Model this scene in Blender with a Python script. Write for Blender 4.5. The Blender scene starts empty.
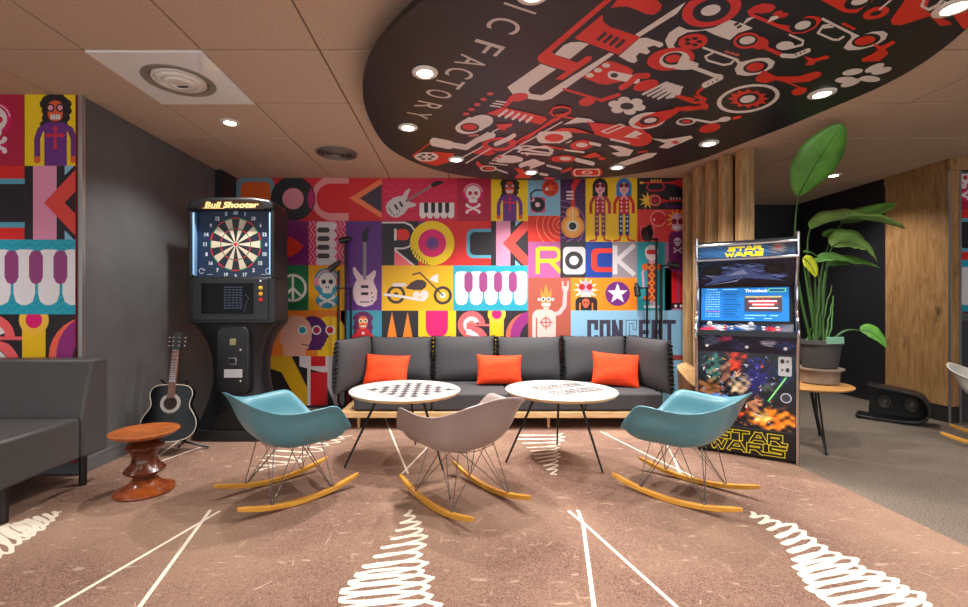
import bpy, bmesh, math, random
from mathutils import Vector, Matrix
random.seed(7)
PI = math.pi
F = 446.5; CH = 1.155; H = 1.43; CZ = CH + H; VX, VY = 460.0, 305.0
HD = 1.30                                   # height of the hanging disc's underside above eye level
BW = 5.03                                   # distance of the mural wall
scn = bpy.context.scene
col = scn.collection

def fl(px, py, z=0.0):                      # pixel -> point on a horizontal plane below the eye
    d = (CH - z) * F / (py - VY); return ((px - VX) * d / F, d)
def ce(px, py, h=H):
    d = h * F / (VY - py); return ((px - VX) * d / F, d)
def zz(py, d): return CH + (VY - py) * d / F
def xx(px, d): return (px - VX) * d / F

# ------------------------------------------------------------------ materials
def lin(c):
    c = c / 255.0
    return c / 12.92 if c <= 0.04045 else ((c + 0.055) / 1.055) ** 2.4
def rgb(c): return (lin(c[0]), lin(c[1]), lin(c[2]), 1)
MATS = {}
def mat(name, c=(128, 128, 128), rough=0.5, metal=0.0, var=0.0, scale=20, bump=0.0, emit=0.0, c2=None, stretch=(1, 1, 1), coat=0.0, alpha=1.0, detail=4, ramp=None, spec=.5):
    if name in MATS: return MATS[name]
    m = bpy.data.materials.new(name); m.use_nodes = True
    nt = m.node_tree; b = nt.nodes['Principled BSDF']
    b.inputs['Base Color'].default_value = rgb(c)
    b.inputs['Roughness'].default_value = rough
    b.inputs['Metallic'].default_value = metal
    b.inputs['Specular IOR Level'].default_value = spec
    if coat: b.inputs['Coat Weight'].default_value = coat; b.inputs['Coat Roughness'].default_value = 0.15
    if emit:
        b.inputs['Emission Color'].default_value = rgb(c); b.inputs['Emission Strength'].default_value = emit
    if alpha < 1:
        b.inputs['Alpha'].default_value = alpha
    if var or bump or c2:
        tc = nt.nodes.new('ShaderNodeTexCoord'); mp = nt.nodes.new('ShaderNodeMapping')
        mp.inputs['Scale'].default_value = stretch
        nz = nt.nodes.new('ShaderNodeTexNoise'); nz.inputs['Scale'].default_value = scale; nz.inputs['Detail'].default_value = detail
        nt.links.new(tc.outputs['Object'], mp.inputs['Vector']); nt.links.new(mp.outputs['Vector'], nz.inputs['Vector'])
        if var or c2:
            rp = nt.nodes.new('ShaderNodeValToRGB')
            lo = tuple(max(0, x * (1 - var)) for x in c) if not c2 else c
            hi = tuple(min(255, x * (1 + var)) for x in c) if not c2 else c2
            a, z = ramp if ramp else (0.3, 0.7)
            rp.color_ramp.elements[0].position = a; rp.color_ramp.elements[1].position = z
            rp.color_ramp.elements[0].color = rgb(lo); rp.color_ramp.elements[1].color = rgb(hi)
            nt.links.new(nz.outputs['Fac'], rp.inputs['Fac']); nt.links.new(rp.outputs['Color'], b.inputs['Base Color'])
        if bump:
            bp = nt.nodes.new('ShaderNodeBump'); bp.inputs['Strength'].default_value = bump; bp.inputs['Distance'].default_value = 0.01
            nt.links.new(nz.outputs['Fac'], bp.inputs['Height']); nt.links.new(bp.outputs['Normal'], b.inputs['Normal'])
    MATS[name] = m
    return m
def paint(c, rough=0.45, emit=0.0):
    c = tuple(int(v) for v in c)
    return mat('paint_%d_%d_%d_%s%s' % (c[0], c[1], c[2], int(rough * 100), '_lit%d' % int(emit * 10) if emit else ''), c, rough, emit=emit)

M_ceil = mat('ceiling_tile', (202, 174, 150), 0.9, var=0.03, scale=60, bump=0.05)
M_groove = mat('ceiling_grid', (120, 98, 82), 0.8)
M_white = mat('white_metal', (235, 228, 220), 0.35)
M_wallg = mat('grey_wall_paint', (100, 101, 104), 0.42, var=0.05, scale=6)
M_wallb = mat('black_wall_paint', (30, 30, 34), 0.5, var=0.05, scale=6)
M_greyc = mat('grey_loop_carpet', (84, 74, 66), 0.95, c2=(134, 120, 106), scale=90, bump=0.5, stretch=(1, 2.2, 1), ramp=(.38, .62))
M_alu = mat('brushed_aluminium', (190, 190, 190), 0.35, 0.9)
M_chrome = mat('chrome', (200, 200, 204), 0.14, 1.0)
M_wire = mat('steel_wire', (120, 118, 116), 0.3, .9)
M_black = mat('black_plastic', (20, 20, 22), 0.38, var=0.1, scale=40)
M_blackm = mat('black_metal', (22, 22, 24), 0.35, 0.3)
M_mould = mat('moulded_charcoal_plastic', (24, 25, 28), 0.38, var=0.06, scale=200, bump=0.06)
M_sofa = mat('charcoal_fabric', (66, 65, 68), 0.85, var=0.1, scale=160, bump=0.12)
M_leather = mat('charcoal_leatherette', (74, 73, 74), 0.42, var=0.05, scale=60, bump=0.05)
M_frill = mat('black_frill_fabric', (24, 24, 27), 0.9, var=0.1, scale=80)
M_orange = mat('orange_fabric', (246, 64, 8), 0.8, var=0.05, scale=7, bump=0.9, detail=2, stretch=(1, 1, 2.2))
M_teal = mat('teal_plastic', (88, 142, 156), 0.3)
M_mauve = mat('mauve_grey_plastic', (160, 141, 137), 0.3)
M_cream = mat('white_plastic', (225, 222, 212), 0.3)

def wood(name, a, b, scale=6, stretch=(1, 1, 1), rough=0.45, coat=0.0, dist=2.5, knots=False):
    if name in MATS: return MATS[name]
    m = bpy.data.materials.new(name); m.use_nodes = True; nt = m.node_tree; bs = nt.nodes['Principled BSDF']
    bs.inputs['Roughness'].default_value = rough
    if coat: bs.inputs['Coat Weight'].default_value = coat
    tc = nt.nodes.new('ShaderNodeTexCoord'); mp = nt.nodes.new('ShaderNodeMapping'); mp.inputs['Scale'].default_value = stretch
    nz = nt.nodes.new('ShaderNodeTexNoise'); nz.inputs['Scale'].default_value = scale; nz.inputs['Detail'].default_value = 8; nz.inputs['Distortion'].default_value = dist
    rp = nt.nodes.new('ShaderNodeValToRGB')
    rp.color_ramp.elements[0].position = 0.32; rp.color_ramp.elements[1].position = 0.68
    rp.color_ramp.elements[0].color = rgb(a); rp.color_ramp.elements[1].color = rgb(b)
    nt.links.new(tc.outputs['Object'], mp.inputs['Vector']); nt.links.new(mp.outputs['Vector'], nz.inputs['Vector'])
    nt.links.new(nz.outputs['Fac'], rp.inputs['Fac'])
    out = rp.outputs['Color']
    if knots:
        n2 = nt.nodes.new('ShaderNodeTexNoise'); n2.inputs['Scale'].default_value = 5.5; n2.inputs['Detail'].default_value = 5
        m2 = nt.nodes.new('ShaderNodeMapping'); m2.inputs['Scale'].default_value = (1.6, 1.6, .6)
        nt.links.new(tc.outputs['Object'], m2.inputs['Vector']); nt.links.new(m2.outputs['Vector'], n2.inputs['Vector'])
        r2 = nt.nodes.new('ShaderNodeValToRGB'); r2.color_ramp.elements[0].position = 0.26; r2.color_ramp.elements[1].position = 0.40
        mx = nt.nodes.new('ShaderNodeMixRGB'); mx.inputs['Color1'].default_value = rgb(tuple(v * .6 for v in a))
        nt.links.new(n2.outputs['Fac'], r2.inputs['Fac']); nt.links.new(r2.outputs['Color'], mx.inputs['Fac']); nt.links.new(out, mx.inputs['Color2'])
        out = mx.outputs['Color']
    nt.links.new(out, bs.inputs['Base Color'])
    MATS[name] = m
    return m
M_slat = wood('oak_slat', (150, 112, 72), (205, 168, 118), 5, (3, 3, .35))
M_pillar = wood('knotty_oak_cladding', (150, 108, 64), (186, 144, 94), 6, (2.2, 2.2, .3), knots=True)
M_rocker = wood('honey_maple', (206, 140, 44), (236, 176, 72), 6, (2, .5, 2), 0.35)
M_oak = wood('pale_oak', (196, 154, 104), (226, 188, 138), 6, (.4, 3, 3))
M_stooltop = wood('walnut_seat', (142, 68, 24), (190, 108, 48), 7, (.6, 3, 1), 0.3, .3)
M_stoolbody = wood('dark_walnut', (66, 26, 12), (106, 48, 22), 6, (1, 1, 3), 0.25, .4)
M_neck = wood('rosewood', (110, 72, 58), (140, 98, 80), 8, (2, 2, .5))

# brown patterned carpet: mottled, with pale broken streaks
def carpet_mat():
    m = bpy.data.materials.new('brown_carpet'); m.use_nodes = True; nt = m.node_tree; b = nt.nodes['Principled BSDF']
    b.inputs['Roughness'].default_value = 0.95
    tc = nt.nodes.new('ShaderNodeTexCoord')
    def noise(scale, st, rot=0, det=4):
        mp = nt.nodes.new('ShaderNodeMapping'); mp.inputs['Scale'].default_value = st; mp.inputs['Rotation'].default_value = (0, 0, rot)
        n = nt.nodes.new('ShaderNodeTexNoise'); n.inputs['Scale'].default_value = scale; n.inputs['Detail'].default_value = det
        nt.links.new(tc.outputs['Object'], mp.inputs['Vector']); nt.links.new(mp.outputs['Vector'], n.inputs['Vector']); return n
    def ramp(n, p0, p1, c0, c1):
        r = nt.nodes.new('ShaderNodeValToRGB'); r.color_ramp.elements[0].position = p0; r.color_ramp.elements[1].position = p1
        r.color_ramp.elements[0].color = c0; r.color_ramp.elements[1].color = c1
        nt.links.new(n.outputs['Fac'], r.inputs['Fac']); return r
    def mix(f, a, bb, fac=None):
        x = nt.nodes.new('ShaderNodeMixRGB')
        nt.links.new(f.outputs['Color'], x.inputs['Fac']) if f else None
        nt.links.new(a.outputs['Color'], x.inputs['Color1'])
        if hasattr(bb, 'outputs'): nt.links.new(bb.outputs['Color'], x.inputs['Color2'])
        else: x.inputs['Color2'].default_value = bb
        return x
    base = ramp(noise(190, (1, 1, 1), 0, 4), .34, .66, rgb((88, 62, 52)), rgb((156, 121, 103)))
    big = ramp(noise(1.1, (1, 1, 1), .4, 3), .42, .66, (0, 0, 0, 1), (.55, .55, .55, 1))
    a = mix(big, base, rgb((166, 136, 112)))
    st = ramp(noise(14, (.7, 1.9, 1), -.5, 9), .62, .72, (0, 0, 0, 1), (.42, .42, .42, 1))
    c = mix(st, a, rgb((212, 190, 166)))
    st2 = ramp(noise(13, (2.2, .5, 1), -.35, 9), .64, .76, (0, 0, 0, 1), (.4, .4, .4, 1))
    c2 = mix(st2, c, rgb((210, 184, 160)))
    nt.links.new(c2.outputs['Color'], b.inputs['Base Color'])
    bp = nt.nodes.new('ShaderNodeBump'); bp.inputs['Strength'].default_value = .5; bp.inputs['Distance'].default_value = .005
    nt.links.new(noise(160, (1, 1, 1)).outputs['Fac'], bp.inputs['Height']); nt.links.new(bp.outputs['Normal'], b.inputs['Normal'])
    return m
M_brown = carpet_mat()

# ------------------------------------------------------------------ object helpers
def tag(o, label=None, cat=None, group=None, kind=None):
    if label: o['label'] = label
    if cat: o['category'] = cat
    if group: o['group'] = group
    if kind: o['kind'] = kind
    return o
def empty(name, loc=(0, 0, 0), rz=0, label=None, cat=None, group=None):
    o = bpy.data.objects.new(name, None); col.objects.link(o); o.location = loc; o.rotation_euler = (0, 0, rz)
    o.empty_display_size = .1
    return tag(o, label, cat, group)
def copy_tree(o, parent=None):
    c = o.copy(); col.objects.link(c)
    if parent is not None: c.parent = parent
    for ch in list(o.children): copy_tree(ch, c)
    return c

class MB:
    def __init__(s): s.v = []; s.f = []; s.m = []; s.mi = 0; s.X = Matrix.Identity(4)
    def add(s, vs, fs):
        n = len(s.v); s.v += [tuple(s.X @ Vector(p)) for p in vs]; s.f += [tuple(i + n for i in f) for f in fs]; s.m += [s.mi] * len(fs); return s
    def box(s, x0, y0, z0, x1, y1, z1):
        return s.add([(x0, y0, z0), (x1, y0, z0), (x1, y1, z0), (x0, y1, z0), (x0, y0, z1), (x1, y0, z1), (x1, y1, z1), (x0, y1, z1)],
                     [(0, 3, 2, 1), (4, 5, 6, 7), (0, 1, 5, 4), (1, 2, 6, 5), (2, 3, 7, 6), (3, 0, 4, 7)])
    def prism(s, pts, a, b, axis='y'):      # polygon extruded between a and b along an axis
        n = len(pts)
        def P(p, t): return {'x': (t, p[0], p[1]), 'y': (p[0], t, p[1]), 'z': (p[0], p[1], t)}[axis]
        vs = [P(p, a) for p in pts] + [P(p, b) for p in pts]
        fs = [tuple(range(n)), tuple(range(2 * n - 1, n - 1, -1))] + [(i, i + n, (i + 1) % n + n, (i + 1) % n) for i in range(n)]
        return s.add(vs, fs)
    def tube(s, path, r, seg=8, close=False, flat=None):
        path = [Vector(p) for p in path]; rr = r if isinstance(r, (list, tuple)) else [r] * len(path)
        vs = []; fs = []; up = None
        for i, p in enumerate(path):
            if close: t = path[(i + 1) % len(path)] - path[i - 1]
            else: t = path[min(i + 1, len(path) - 1)] - path[max(i - 1, 0)]
            t.normalize()
            if up is None:
                up = Vector((0, 0, 1)) if abs(t.z) < .9 else Vector((1, 0, 0))
            u = (up - t * up.dot(t)).normalized(); w = t.cross(u); up = u
            for k in range(seg):
                a = 2 * PI * k / seg
                vs.append(p + u * math.cos(a) * rr[i] * (flat or 1) + w * math.sin(a) * rr[i])
        n = len(path)
        for i in range(n if close else n - 1):
            j = (i + 1) % n
            for k in range(seg):
                l = (k + 1) % seg; fs.append((i * seg + k, i * seg + l, j * seg + l, j * seg + k))
        if not close: fs += [tuple(range(seg - 1, -1, -1)), tuple((n - 1) * seg + k for k in range(seg))]
        return s.add(vs, fs)
    def lathe(s, prof, seg=40, c=(0, 0, 0), ring=False):
        if ring: prof = list(prof) + [prof[0]]
        vs = []; fs = []
        for r, z in prof:
            for k in range(seg):
                a = 2 * PI * k / seg; vs.append((c[0] + r * math.cos(a), c[1] + r * math.sin(a), c[2] + z))
        for i in range(len(prof) - 1):
            for k in range(seg):
                l = (k + 1) % seg; fs.append((i * seg + k, i * seg + l, (i + 1) * seg + l, (i + 1) * seg + k))
        if ring:
            n = (len(prof) - 1) * seg; fs = [tuple(i % n for i in f) for f in fs]; return s.add(vs[:n], fs)
        fs.append(tuple(range(seg - 1, -1, -1))); fs.append(tuple((len(prof) - 1) * seg + k for k in range(seg)))
        return s.add(vs, fs)
    def ball(s, c, r, seg=14, sc=(1, 1, 1)):
        prof = [(max(1e-4, math.sin(PI * i / seg)) * r, -math.cos(PI * i / seg) * r) for i in range(seg + 1)]
        X = s.X; s.X = X @ Matrix.Translation(c) @ Matrix.Diagonal((sc[0], sc[1], sc[2], 1)); s.lathe(prof, seg * 2); s.X = X; return s
    def build(s, name, mats, parent=None, smooth=True, bevel=0, seg=2, angle=40):
        me = bpy.data.meshes.new(name); me.from_pydata(s.v, [], s.f)
        for m in (mats if isinstance(mats, (list, tuple)) else [mats]): me.materials.append(m)
        for p, i in zip(me.polygons, s.m): p.material_index = i
        bm = bmesh.new(); bm.from_mesh(me); bmesh.ops.recalc_face_normals(bm, faces=bm.faces); bm.to_mesh(me); bm.free()
        if smooth:
            me.shade_smooth() if hasattr(me, 'shade_smooth') else None
            if hasattr(me, 'set_sharp_from_angle'): me.set_sharp_from_angle(angle=math.radians(angle))
        o = bpy.data.objects.new(name, me); col.objects.link(o)
        if parent is not None: o.parent = parent
        if bevel:
            b = o.modifiers.new('bevel', 'BEVEL'); b.width = bevel; b.segments = seg; b.limit_method = 'ANGLE'; b.angle_limit = math.radians(35)
        return o

def struct(name, mb, m, bevel=0): return tag(mb.build(name, m, None, bevel=bevel), kind='structure')

# ------------------------------------------------------------------ flat artwork
TXT = {}
def text_mesh(s, bold=0.0):
    k = (s, bold)
    if k in TXT: return TXT[k]
    cu = bpy.data.curves.new('lettering', 'FONT'); cu.body = s; cu.size = 1; cu.offset = bold; cu.resolution_u = 4
    o = bpy.data.objects.new('lettering', cu); col.objects.link(o)
    dg = bpy.context.evaluated_depsgraph_get(); dg.update()
    me = bpy.data.meshes.new_from_object(o.evaluated_get(dg))
    vs = [(v.co.x, v.co.y) for v in me.vertices]; fs = [tuple(p.vertices) for p in me.polygons]
    bpy.data.objects.remove(o); bpy.data.curves.remove(cu); bpy.data.meshes.remove(me)
    x0 = min(v[0] for v in vs); x1 = max(v[0] for v in vs); y0 = min(v[1] for v in vs); y1 = max(v[1] for v in vs)
    TXT[k] = ([((x - x0) / (x1 - x0), (y - y0) / (y1 - y0)) for x, y in vs], fs, (x1 - x0) / (y1 - y0))
    return TXT[k]
def clip_poly(pts, c):
    for ax, sgn, lim in ((0, 1, c[0]), (0, -1, c[2]), (1, 1, c[1]), (1, -1, c[3])):
        out = []
        for i in range(len(pts)):
            a, b = pts[i - 1], pts[i]; ia = sgn * (a[ax] - lim) >= 0; ib = sgn * (b[ax] - lim) >= 0
            if ia != ib:
                t = (lim - a[ax]) / (b[ax] - a[ax]); out.append((a[0] + t * (b[0] - a[0]), a[1] + t * (b[1] - a[1])))
            if ib: out.append(b)
        pts = out
        if len(pts) < 3: return []
    return pts
class Art:
    """vector artwork lying on one surface; fn(u, v, h) -> 3-D point, h = height of the ink layer"""
    def __init__(s, fn, clip=(-1e9, -1e9, 1e9, 1e9), step=.00015, rough=.45, eps=2e-6):
        s.fn = fn; s.G = clip; s.C = clip; s.L = 0; s.step = step; s.o = (0, 0, 1); s.rough = rough; s.eps = eps
        s.v = []; s.f = []; s.mi = []; s.mats = []; s.emit = 0
    def frame(s, ox=0, oy=0, k=1): s.o = (ox, oy, k)
    def mid(s, c):
        m = paint(c, s.rough, s.emit)
        if m not in s.mats: s.mats.append(m)
        return s.mats.index(m)
    def _emit(s, polys, c):
        ox, oy, k = s.o; mi = s.mid(c)
        for qi, p in enumerate(polys):
            p = [(ox + a / k, oy + b / k) for a, b in p]
            p = clip_poly(p, s.C)
            if len(p) < 3: continue
            n = len(s.v); s.v += [s.fn(a, b, s.L * s.step + qi * s.eps) for a, b in p]; s.f.append(tuple(range(n, n + len(p)))); s.mi.append(mi)
        s.L += 1
    def tile(s, x0, y0, x1, y1, c, L=0):
        s.C = (max(s.G[0], x0), max(s.G[1], y0), min(s.G[2], x1), min(s.G[3], y1)); s.L = L
        o = s.o; s.frame(); s._emit([[(x0, y0), (x1, y0), (x1, y1), (x0, y1)]], c); s.o = o
    def poly(s, pts, c): s._emit([pts], c)
    def rect(s, x0, y0, x1, y1, c): s._emit([[(x0, y0), (x1, y0), (x1, y1), (x0, y1)]], c)
    def circ(s, x, y, r, c, ry=None, rot=0, n=28):
        ry = ry or r; ca, sa = math.cos(math.radians(rot)), math.sin(math.radians(rot)); P = []
        for i in range(n):
            a = 2 * PI * i / n; p, q = r * math.cos(a), ry * math.sin(a); P.append((x + p * ca - q * sa, y + p * sa + q * ca))
        s._emit([P], c)
    def circs(s, cs, c, n=14):
        s._emit([[(x + r * math.cos(2 * PI * i / n), y + (ry or r) * math.sin(2 * PI * i / n)) for i in range(n)] for x, y, r, ry in [(q + (None,))[:4] for q in cs]], c)
    def arc(s, x, y, r, w, c, a0=0, a1=360, n=32):
        P = []
        for i in range(n):
            a, b = [math.radians(a0 + (a1 - a0) * t / n) for t in (i, i + 1)]
            P.append([(x + q * math.cos(t), y + q * math.sin(t)) for t, q in ((a, r - w / 2), (a, r + w / 2), (b, r + w / 2), (b, r - w / 2))])
        s._emit(P, c)
    def line(s, pts, w, c, cap=True, close=False):
        P = []; pts = list(pts)
        if close: pts.append(pts[0])
        for (a, b), (e, f) in zip(pts, pts[1:]):
            l = math.hypot(e - a, f - b) or 1e-6; nx, ny = -(f - b) / l * w / 2, (e - a) / l * w / 2
            P.append([(a + nx, b + ny), (e + nx, f + ny), (e - nx, f - ny), (a - nx, b - ny)])
        js = pts if cap else pts[1:-1]
        for a, b in js: P.append([(a + w / 2 * math.cos(t * PI / 5), b + w / 2 * math.sin(t * PI / 5)) for t in range(10)])
        s._emit(P, c)
    def lines(s, segs, w, c):
        P = []
        for (a, b, e, f) in segs:
            l = math.hypot(e - a, f - b) or 1e-6; nx, ny = -(f - b) / l * w / 2, (e - a) / l * w / 2
            P.append([(a + nx, b + ny), (e + nx, f + ny), (e - nx, f - ny), (a - nx, b - ny)])
        s._emit(P, c)
    def sq(s, pts, w, c):                   # square mitred stroke for block lettering
        P = []
        for (a, b), (e, f) in zip(pts, pts[1:]):
            l = math.hypot(e - a, f - b) or 1e-6; ux, uy = (e - a) / l * w / 2, (f - b) / l * w / 2; nx, ny = -uy, ux
            P.append([(a - ux + nx, b - uy + ny), (e + ux + nx, f + uy + ny), (e + ux - nx, f + uy - ny), (a - ux - nx, b - uy - ny)])
        return P
    def block(s, strokes, w, c):
        P = []
        for st in strokes: P += s.sq(st, w, c)
        s._emit(P, c)
    def rrect(s, x0, y0, x1, y1, r, c):
        P = []
        for cx, cy, a0 in ((x1 - r, y1 - r, 0), (x0 + r, y1 - r, 90), (x0 + r, y0 + r, 180), (x1 - r, y0 + r, 270)):
            P += [(cx + r * math.cos(math.radians(a0 + t * 15)), cy + r * math.sin(math.radians(a0 + t * 15))) for t in range(7)]
        s._emit([P], c)
    def star(s, x, y, R, r, n, c, rot=-90, ky=1):
        P = []
        for i in range(2 * n):
            a = math.radians(rot + 180 * i / n); q = R if i % 2 == 0 else r; P.append((x + q * math.cos(a), y + ky * q * math.sin(a)))
        s._emit([P], c)
    def stars(s, cs, c, n=5):
        P = []
        for x, y, R in cs:
            P.append([(x + (R if i % 2 == 0 else R * .42) * math.cos(math.radians(-90 + 180 * i / n)), y + (R if i % 2 == 0 else R * .42) * math.sin(math.radians(-90 + 180 * i / n))) for i in range(2 * n)])
        s._emit(P, c)
    def text(s, t, x0, y0, x1, y1, c, bold=0.0, M=None):
        vs, fs, _ = text_mesh(t, bold)
        Q = [(x0 + a * (x1 - x0), y1 - b * (y1 - y0)) for a, b in vs] if M is None else [M(a, b) for a, b in vs]
        s._emit([[Q[i] for i in f] for f in fs], c)
    def build(s, name, parent=None):
        me = bpy.data.meshes.new(name); me.from_pydata([tuple(p) for p in s.v], [], s.f)
        for m in s.mats: me.materials.append(m)
        for p, i in zip(me.polygons, s.mi): p.material_index = i
        o = bpy.data.objects.new(name, me); col.objects.link(o)
        if parent is not None: o.parent = parent
        return o

# ------------------------------------------------------------------ the mural's pattern (units: 1/88.8 m)
RED = (214, 28, 36); MAG = (204, 24, 78); YEL = (238, 204, 20); TEAL = (28, 160, 184); WH = (226, 220, 222); BK = (32, 28, 34)
PINK = (226, 156, 176); SAL = (240, 84, 72); PUR = (104, 44, 128); ORA = (240, 124, 20); LBL = (132, 186, 214)
def skull(A, x, y, r, c, eye, socket=None):
    A.circ(x, y, r, c); A.rrect(x - r * .55, y + r * .4, x + r * .55, y + r * 1.35, r * .2, c)
    A.circs([(x - r * .4, y + r * .05, r * .27), (x + r * .4, y + r * .05, r * .27)], eye)
    A.lines([(x - r * .12, y + r * .55, x - r * .12, y + r * .8), (x + r * .12, y + r * .55, x + r * .12, y + r * .8)], r * .14, eye)
def bones(A, x, y, r, c):
    for sg in (1, -1): A.line([(x - r, y - sg * r * .45), (x + r, y + sg * r * .45)], r * .36, c)
    A.circs([(x + a * r, y + b * r * .6, r * .26) for a in (-1, 1) for b in (-1, 1)], c)
def eguitar(A, M, c, head=BK, neck=(150, 130, 130)):
    def P(pts): return [M(a, b) for a, b in pts]
    body = [(-10, 4), (-11, -4), (-9.5, -10), (-7.5, -14), (-10.5, -20), (-11, -25), (-9, -26), (-6.5, -22), (-3, -18), (0, -16.5), (3, -18), (6.5, -21), (8.5, -23), (10.5, -22), (10, -18), (8, -13), (9.5, -9), (11.5, -4), (11, 4), (7, 9), (0, 11), (-7, 9)]
    A.poly(P(body), c)
    A.poly(P([(-1.6, -14), (-1.6, -50), (1.6, -50), (1.6, -14)]), neck)
    A.poly(P([(-2.2, -49), (-2.6, -56), (2, -63), (4.5, -62), (3, -54), (2.2, -49)]), head)
    A._emit([P([(-3.5, y), (3.5, y), (3.5, y + 2.6), (-3.5, y + 2.6)]) for y in (-9, -2.5)], BK)
    A._emit([P([(-4.5, 6), (4.5, 6), (4.5, 7), (-4.5, 7)])], BK)
    A._emit([P([(x - .7, y - .7), (x + .7, y - .7), (x + .7, y + .7), (x - .7, y + .7)]) for x, y in ((6.5, -2), (7.4, 2), (6.6, 5.5))], BK)
def rocker_person(A, x, hair, shirt, star1, legs, star2, glasses, lips=(190, 60, 70)):
    A.circ(x, 187, 7.6, hair, 8.6); A.rect(x - 7.6, 186, x + 7.6, 196.8, hair)
    A.line([(x - 9.3, 214), (x - 9.3, 204), (x - 6.5, 198.5), (x - 2, 197.5)], 3, shirt, False); A.line([(x + 9.3, 214), (x + 9.3, 204), (x + 6.5, 198.5), (x + 2, 197.5)], 3, shirt, False)
    A.rect(x - 5.2, 196.4, x + 5.2, 214.6, shirt)
    A.rect(x - 2, 192, x + 2, 198, (222, 160, 170)); A.circ(x, 188.6, 4.8, (228, 170, 180), 5.6)
    A.circs([(x - 2.7, 185.8, 2.4), (x + 2.7, 185.8, 2.4)], glasses); A.circ(x, 191, 1.7, lips, .7)
    A.stars([(x + a, 199 + 4 * j, 1.5) for j in range(4) for a in (-2.6, 2.6)], star1)
    for sg in (-1, 1):
        A.rect(x + sg * 3.3 - 2, 214.4, x + sg * 3.3 + 2, 236, legs)
        A.line([(x + sg * 3.2, 235.5), (x + sg * 4.4, 240.2), (x + sg * 10, 241)], 1.7, shirt)
    A.stars([(x + a, 217 + 4.6 * j, 1.4) for j in range(4) for a in (-3.2, 3.2)], star2)
def draw_mural(A):
    # row one
    A.tile(230, 170, 349, 221.3, (196, 22, 34))
    A.rrect(237, 176.5, 275, 232, 9, (106, 138, 152)); A.rrect(241.5, 182.3, 271, 232, 6, (214, 92, 22)); A.rect(230, 170, 237, 222, (26, 30, 40))
    A.rrect(312, 176.5, 380, 221, 21, (220, 140, 142)); A.rrect(317, 184, 380, 213.5, 14, (206, 16, 24))
    A.circ(293.6, 199, 22.3, BK); A.circ(293.6, 199, 10.6, (214, 130, 142))
    A.poly([(311.5, 188), (314, 193), (315.6, 199), (314, 205), (311.5, 210), (309, 205), (308, 199), (309, 193)], (170, 16, 90))
    A.tile(342, 170, 382, 221.3, (206, 22, 30))
    A.rect(342, 170, 349, 222, (226, 110, 72)); A.poly([(349.6, 198.5), (382, 178.5), (382, 218.6)], (232, 120, 72)); A.poly([(360, 198.5), (382, 184.5), (382, 213)], (62, 48, 66))

    A.tile(382, 170, 457, 221.3, (206, 34, 76))
    for j in range(7): A.lines([(384 + 10 * i + (j % 2) * 5, 179 + 6 * j, 388 + 10 * i + (j % 2) * 5, 179 + 6 * j) for i in range(7)], .8, (222, 66, 100))
    ca, sa = math.cos(math.radians(59)), math.sin(math.radians(59))
    eguitar(A, lambda a, b: (395.5 + .86 * (a * ca - b * sa), 208 + .86 * (a * sa + b * ca)), (206, 196, 196), BK, (150, 110, 116))
    A._emit([[(419.6 + 7 * i + x, y) for x, y in ((0, 204), (1, 203), (6, 203), (6.7, 204), (6.7, 216), (5, 218.6), (1.8, 218.6), (0, 216))] for i in range(5)], WH)
    A._emit([[(424.2 + 7 * i + x, y) for x, y in ((0, 203), (4, 203), (4, 212), (3, 213.4), (1, 213.4), (0, 212))] for i in range(4)], BK)
    A.tile(457, 170, 491, 221.3, (176, 24, 62))
    A.circ(473, 193, 10.5, (206, 20, 96)); A.arc(473, 193.5, 9.2, .8, (232, 190, 200), 190, 350); skull(A, 473, 193.2, 7.4, (228, 216, 216), (190, 30, 50)); A.circ(473, 209.4, 8, (206, 20, 96), 5.5); bones(A, 473, 208.8, 6, (230, 220, 220))
    A.tile(490.8, 170, 527.9, 221.3, YEL)
    A.circs([(502.5 + 1.4 * math.sin(j), 184 + 4.2 * j, 2.6) for j in range(4)] + [(515.5 + 1.4 * math.sin(j + 1), 184 + 4.2 * j, 2.6) for j in range(4)] + [(509 + 6 * math.cos(t * .5), 185 - 5 * math.sin(t * .5), 3) for t in range(7)], BK)
    A.rect(502, 184, 516, 196, BK)
    for sg in (-1, 1):
        A.line([(509.5 + sg * 11, 216), (509.5 + sg * 11, 205), (509.5 + sg * 9, 199.5), (509.5 + sg * 4, 197)], 3.7, PUR, False); A.rrect(509.5 + sg * 11 - 2, 215.5, 509.5 + sg * 11 + 2, 219.6, 1.4, (222, 92, 44))
    A.rrect(502.8, 195, 516.4, 224, 2.5, PUR)
    A.rrect(505, 182, 514, 194.6, 4, (222, 92, 44)); A.rect(506.6, 190.4, 512.4, 193.4, WH); A.lines([(508, 190.4, 508, 193.4), (509.5, 190.4, 509.5, 193.4), (511, 190.4, 511, 193.4)], .3, BK)
    A.circs([(506.6, 186.4, 2.5), (512.4, 186.4, 2.5)], BK); A.circs([(506.6, 186.4, 1.6), (512.4, 186.4, 1.6)], PINK)
    A.block([[(509.5, 199.5), (509.5, 209)], [(506, 203), (513, 203)]], 1.5, (212, 40, 60)); A.circs([(509.5, 198.6, 1.4), (509.5, 210, 1.4), (505.2, 203, 1.4), (513.8, 203, 1.4)], (212, 40, 60))
    A.tile(527.9, 170, 560, 216, LBL)
    A.rrect(530.5, 197.5, 545, 213, 1.5, (214, 84, 122)); A.circ(537.4, 205, 7.3, BK); A.circ(537.4, 205, 2.5, (226, 190, 200)); A.circ(532.6, 200.3, 2, (220, 140, 160))
    A.line([(531, 200), (530.6, 194), (535, 190.5), (542, 190.5), (546, 187)], 1.6, BK); A.circ(550, 188.4, 8.4, (212, 60, 26)); A.circ(550, 188.4, 6, (176, 32, 22)); A.star(550, 188.4, 6, 2.4, 6, (228, 96, 30)); A.circ(546.5, 189.6, 1.7, WH)
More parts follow.
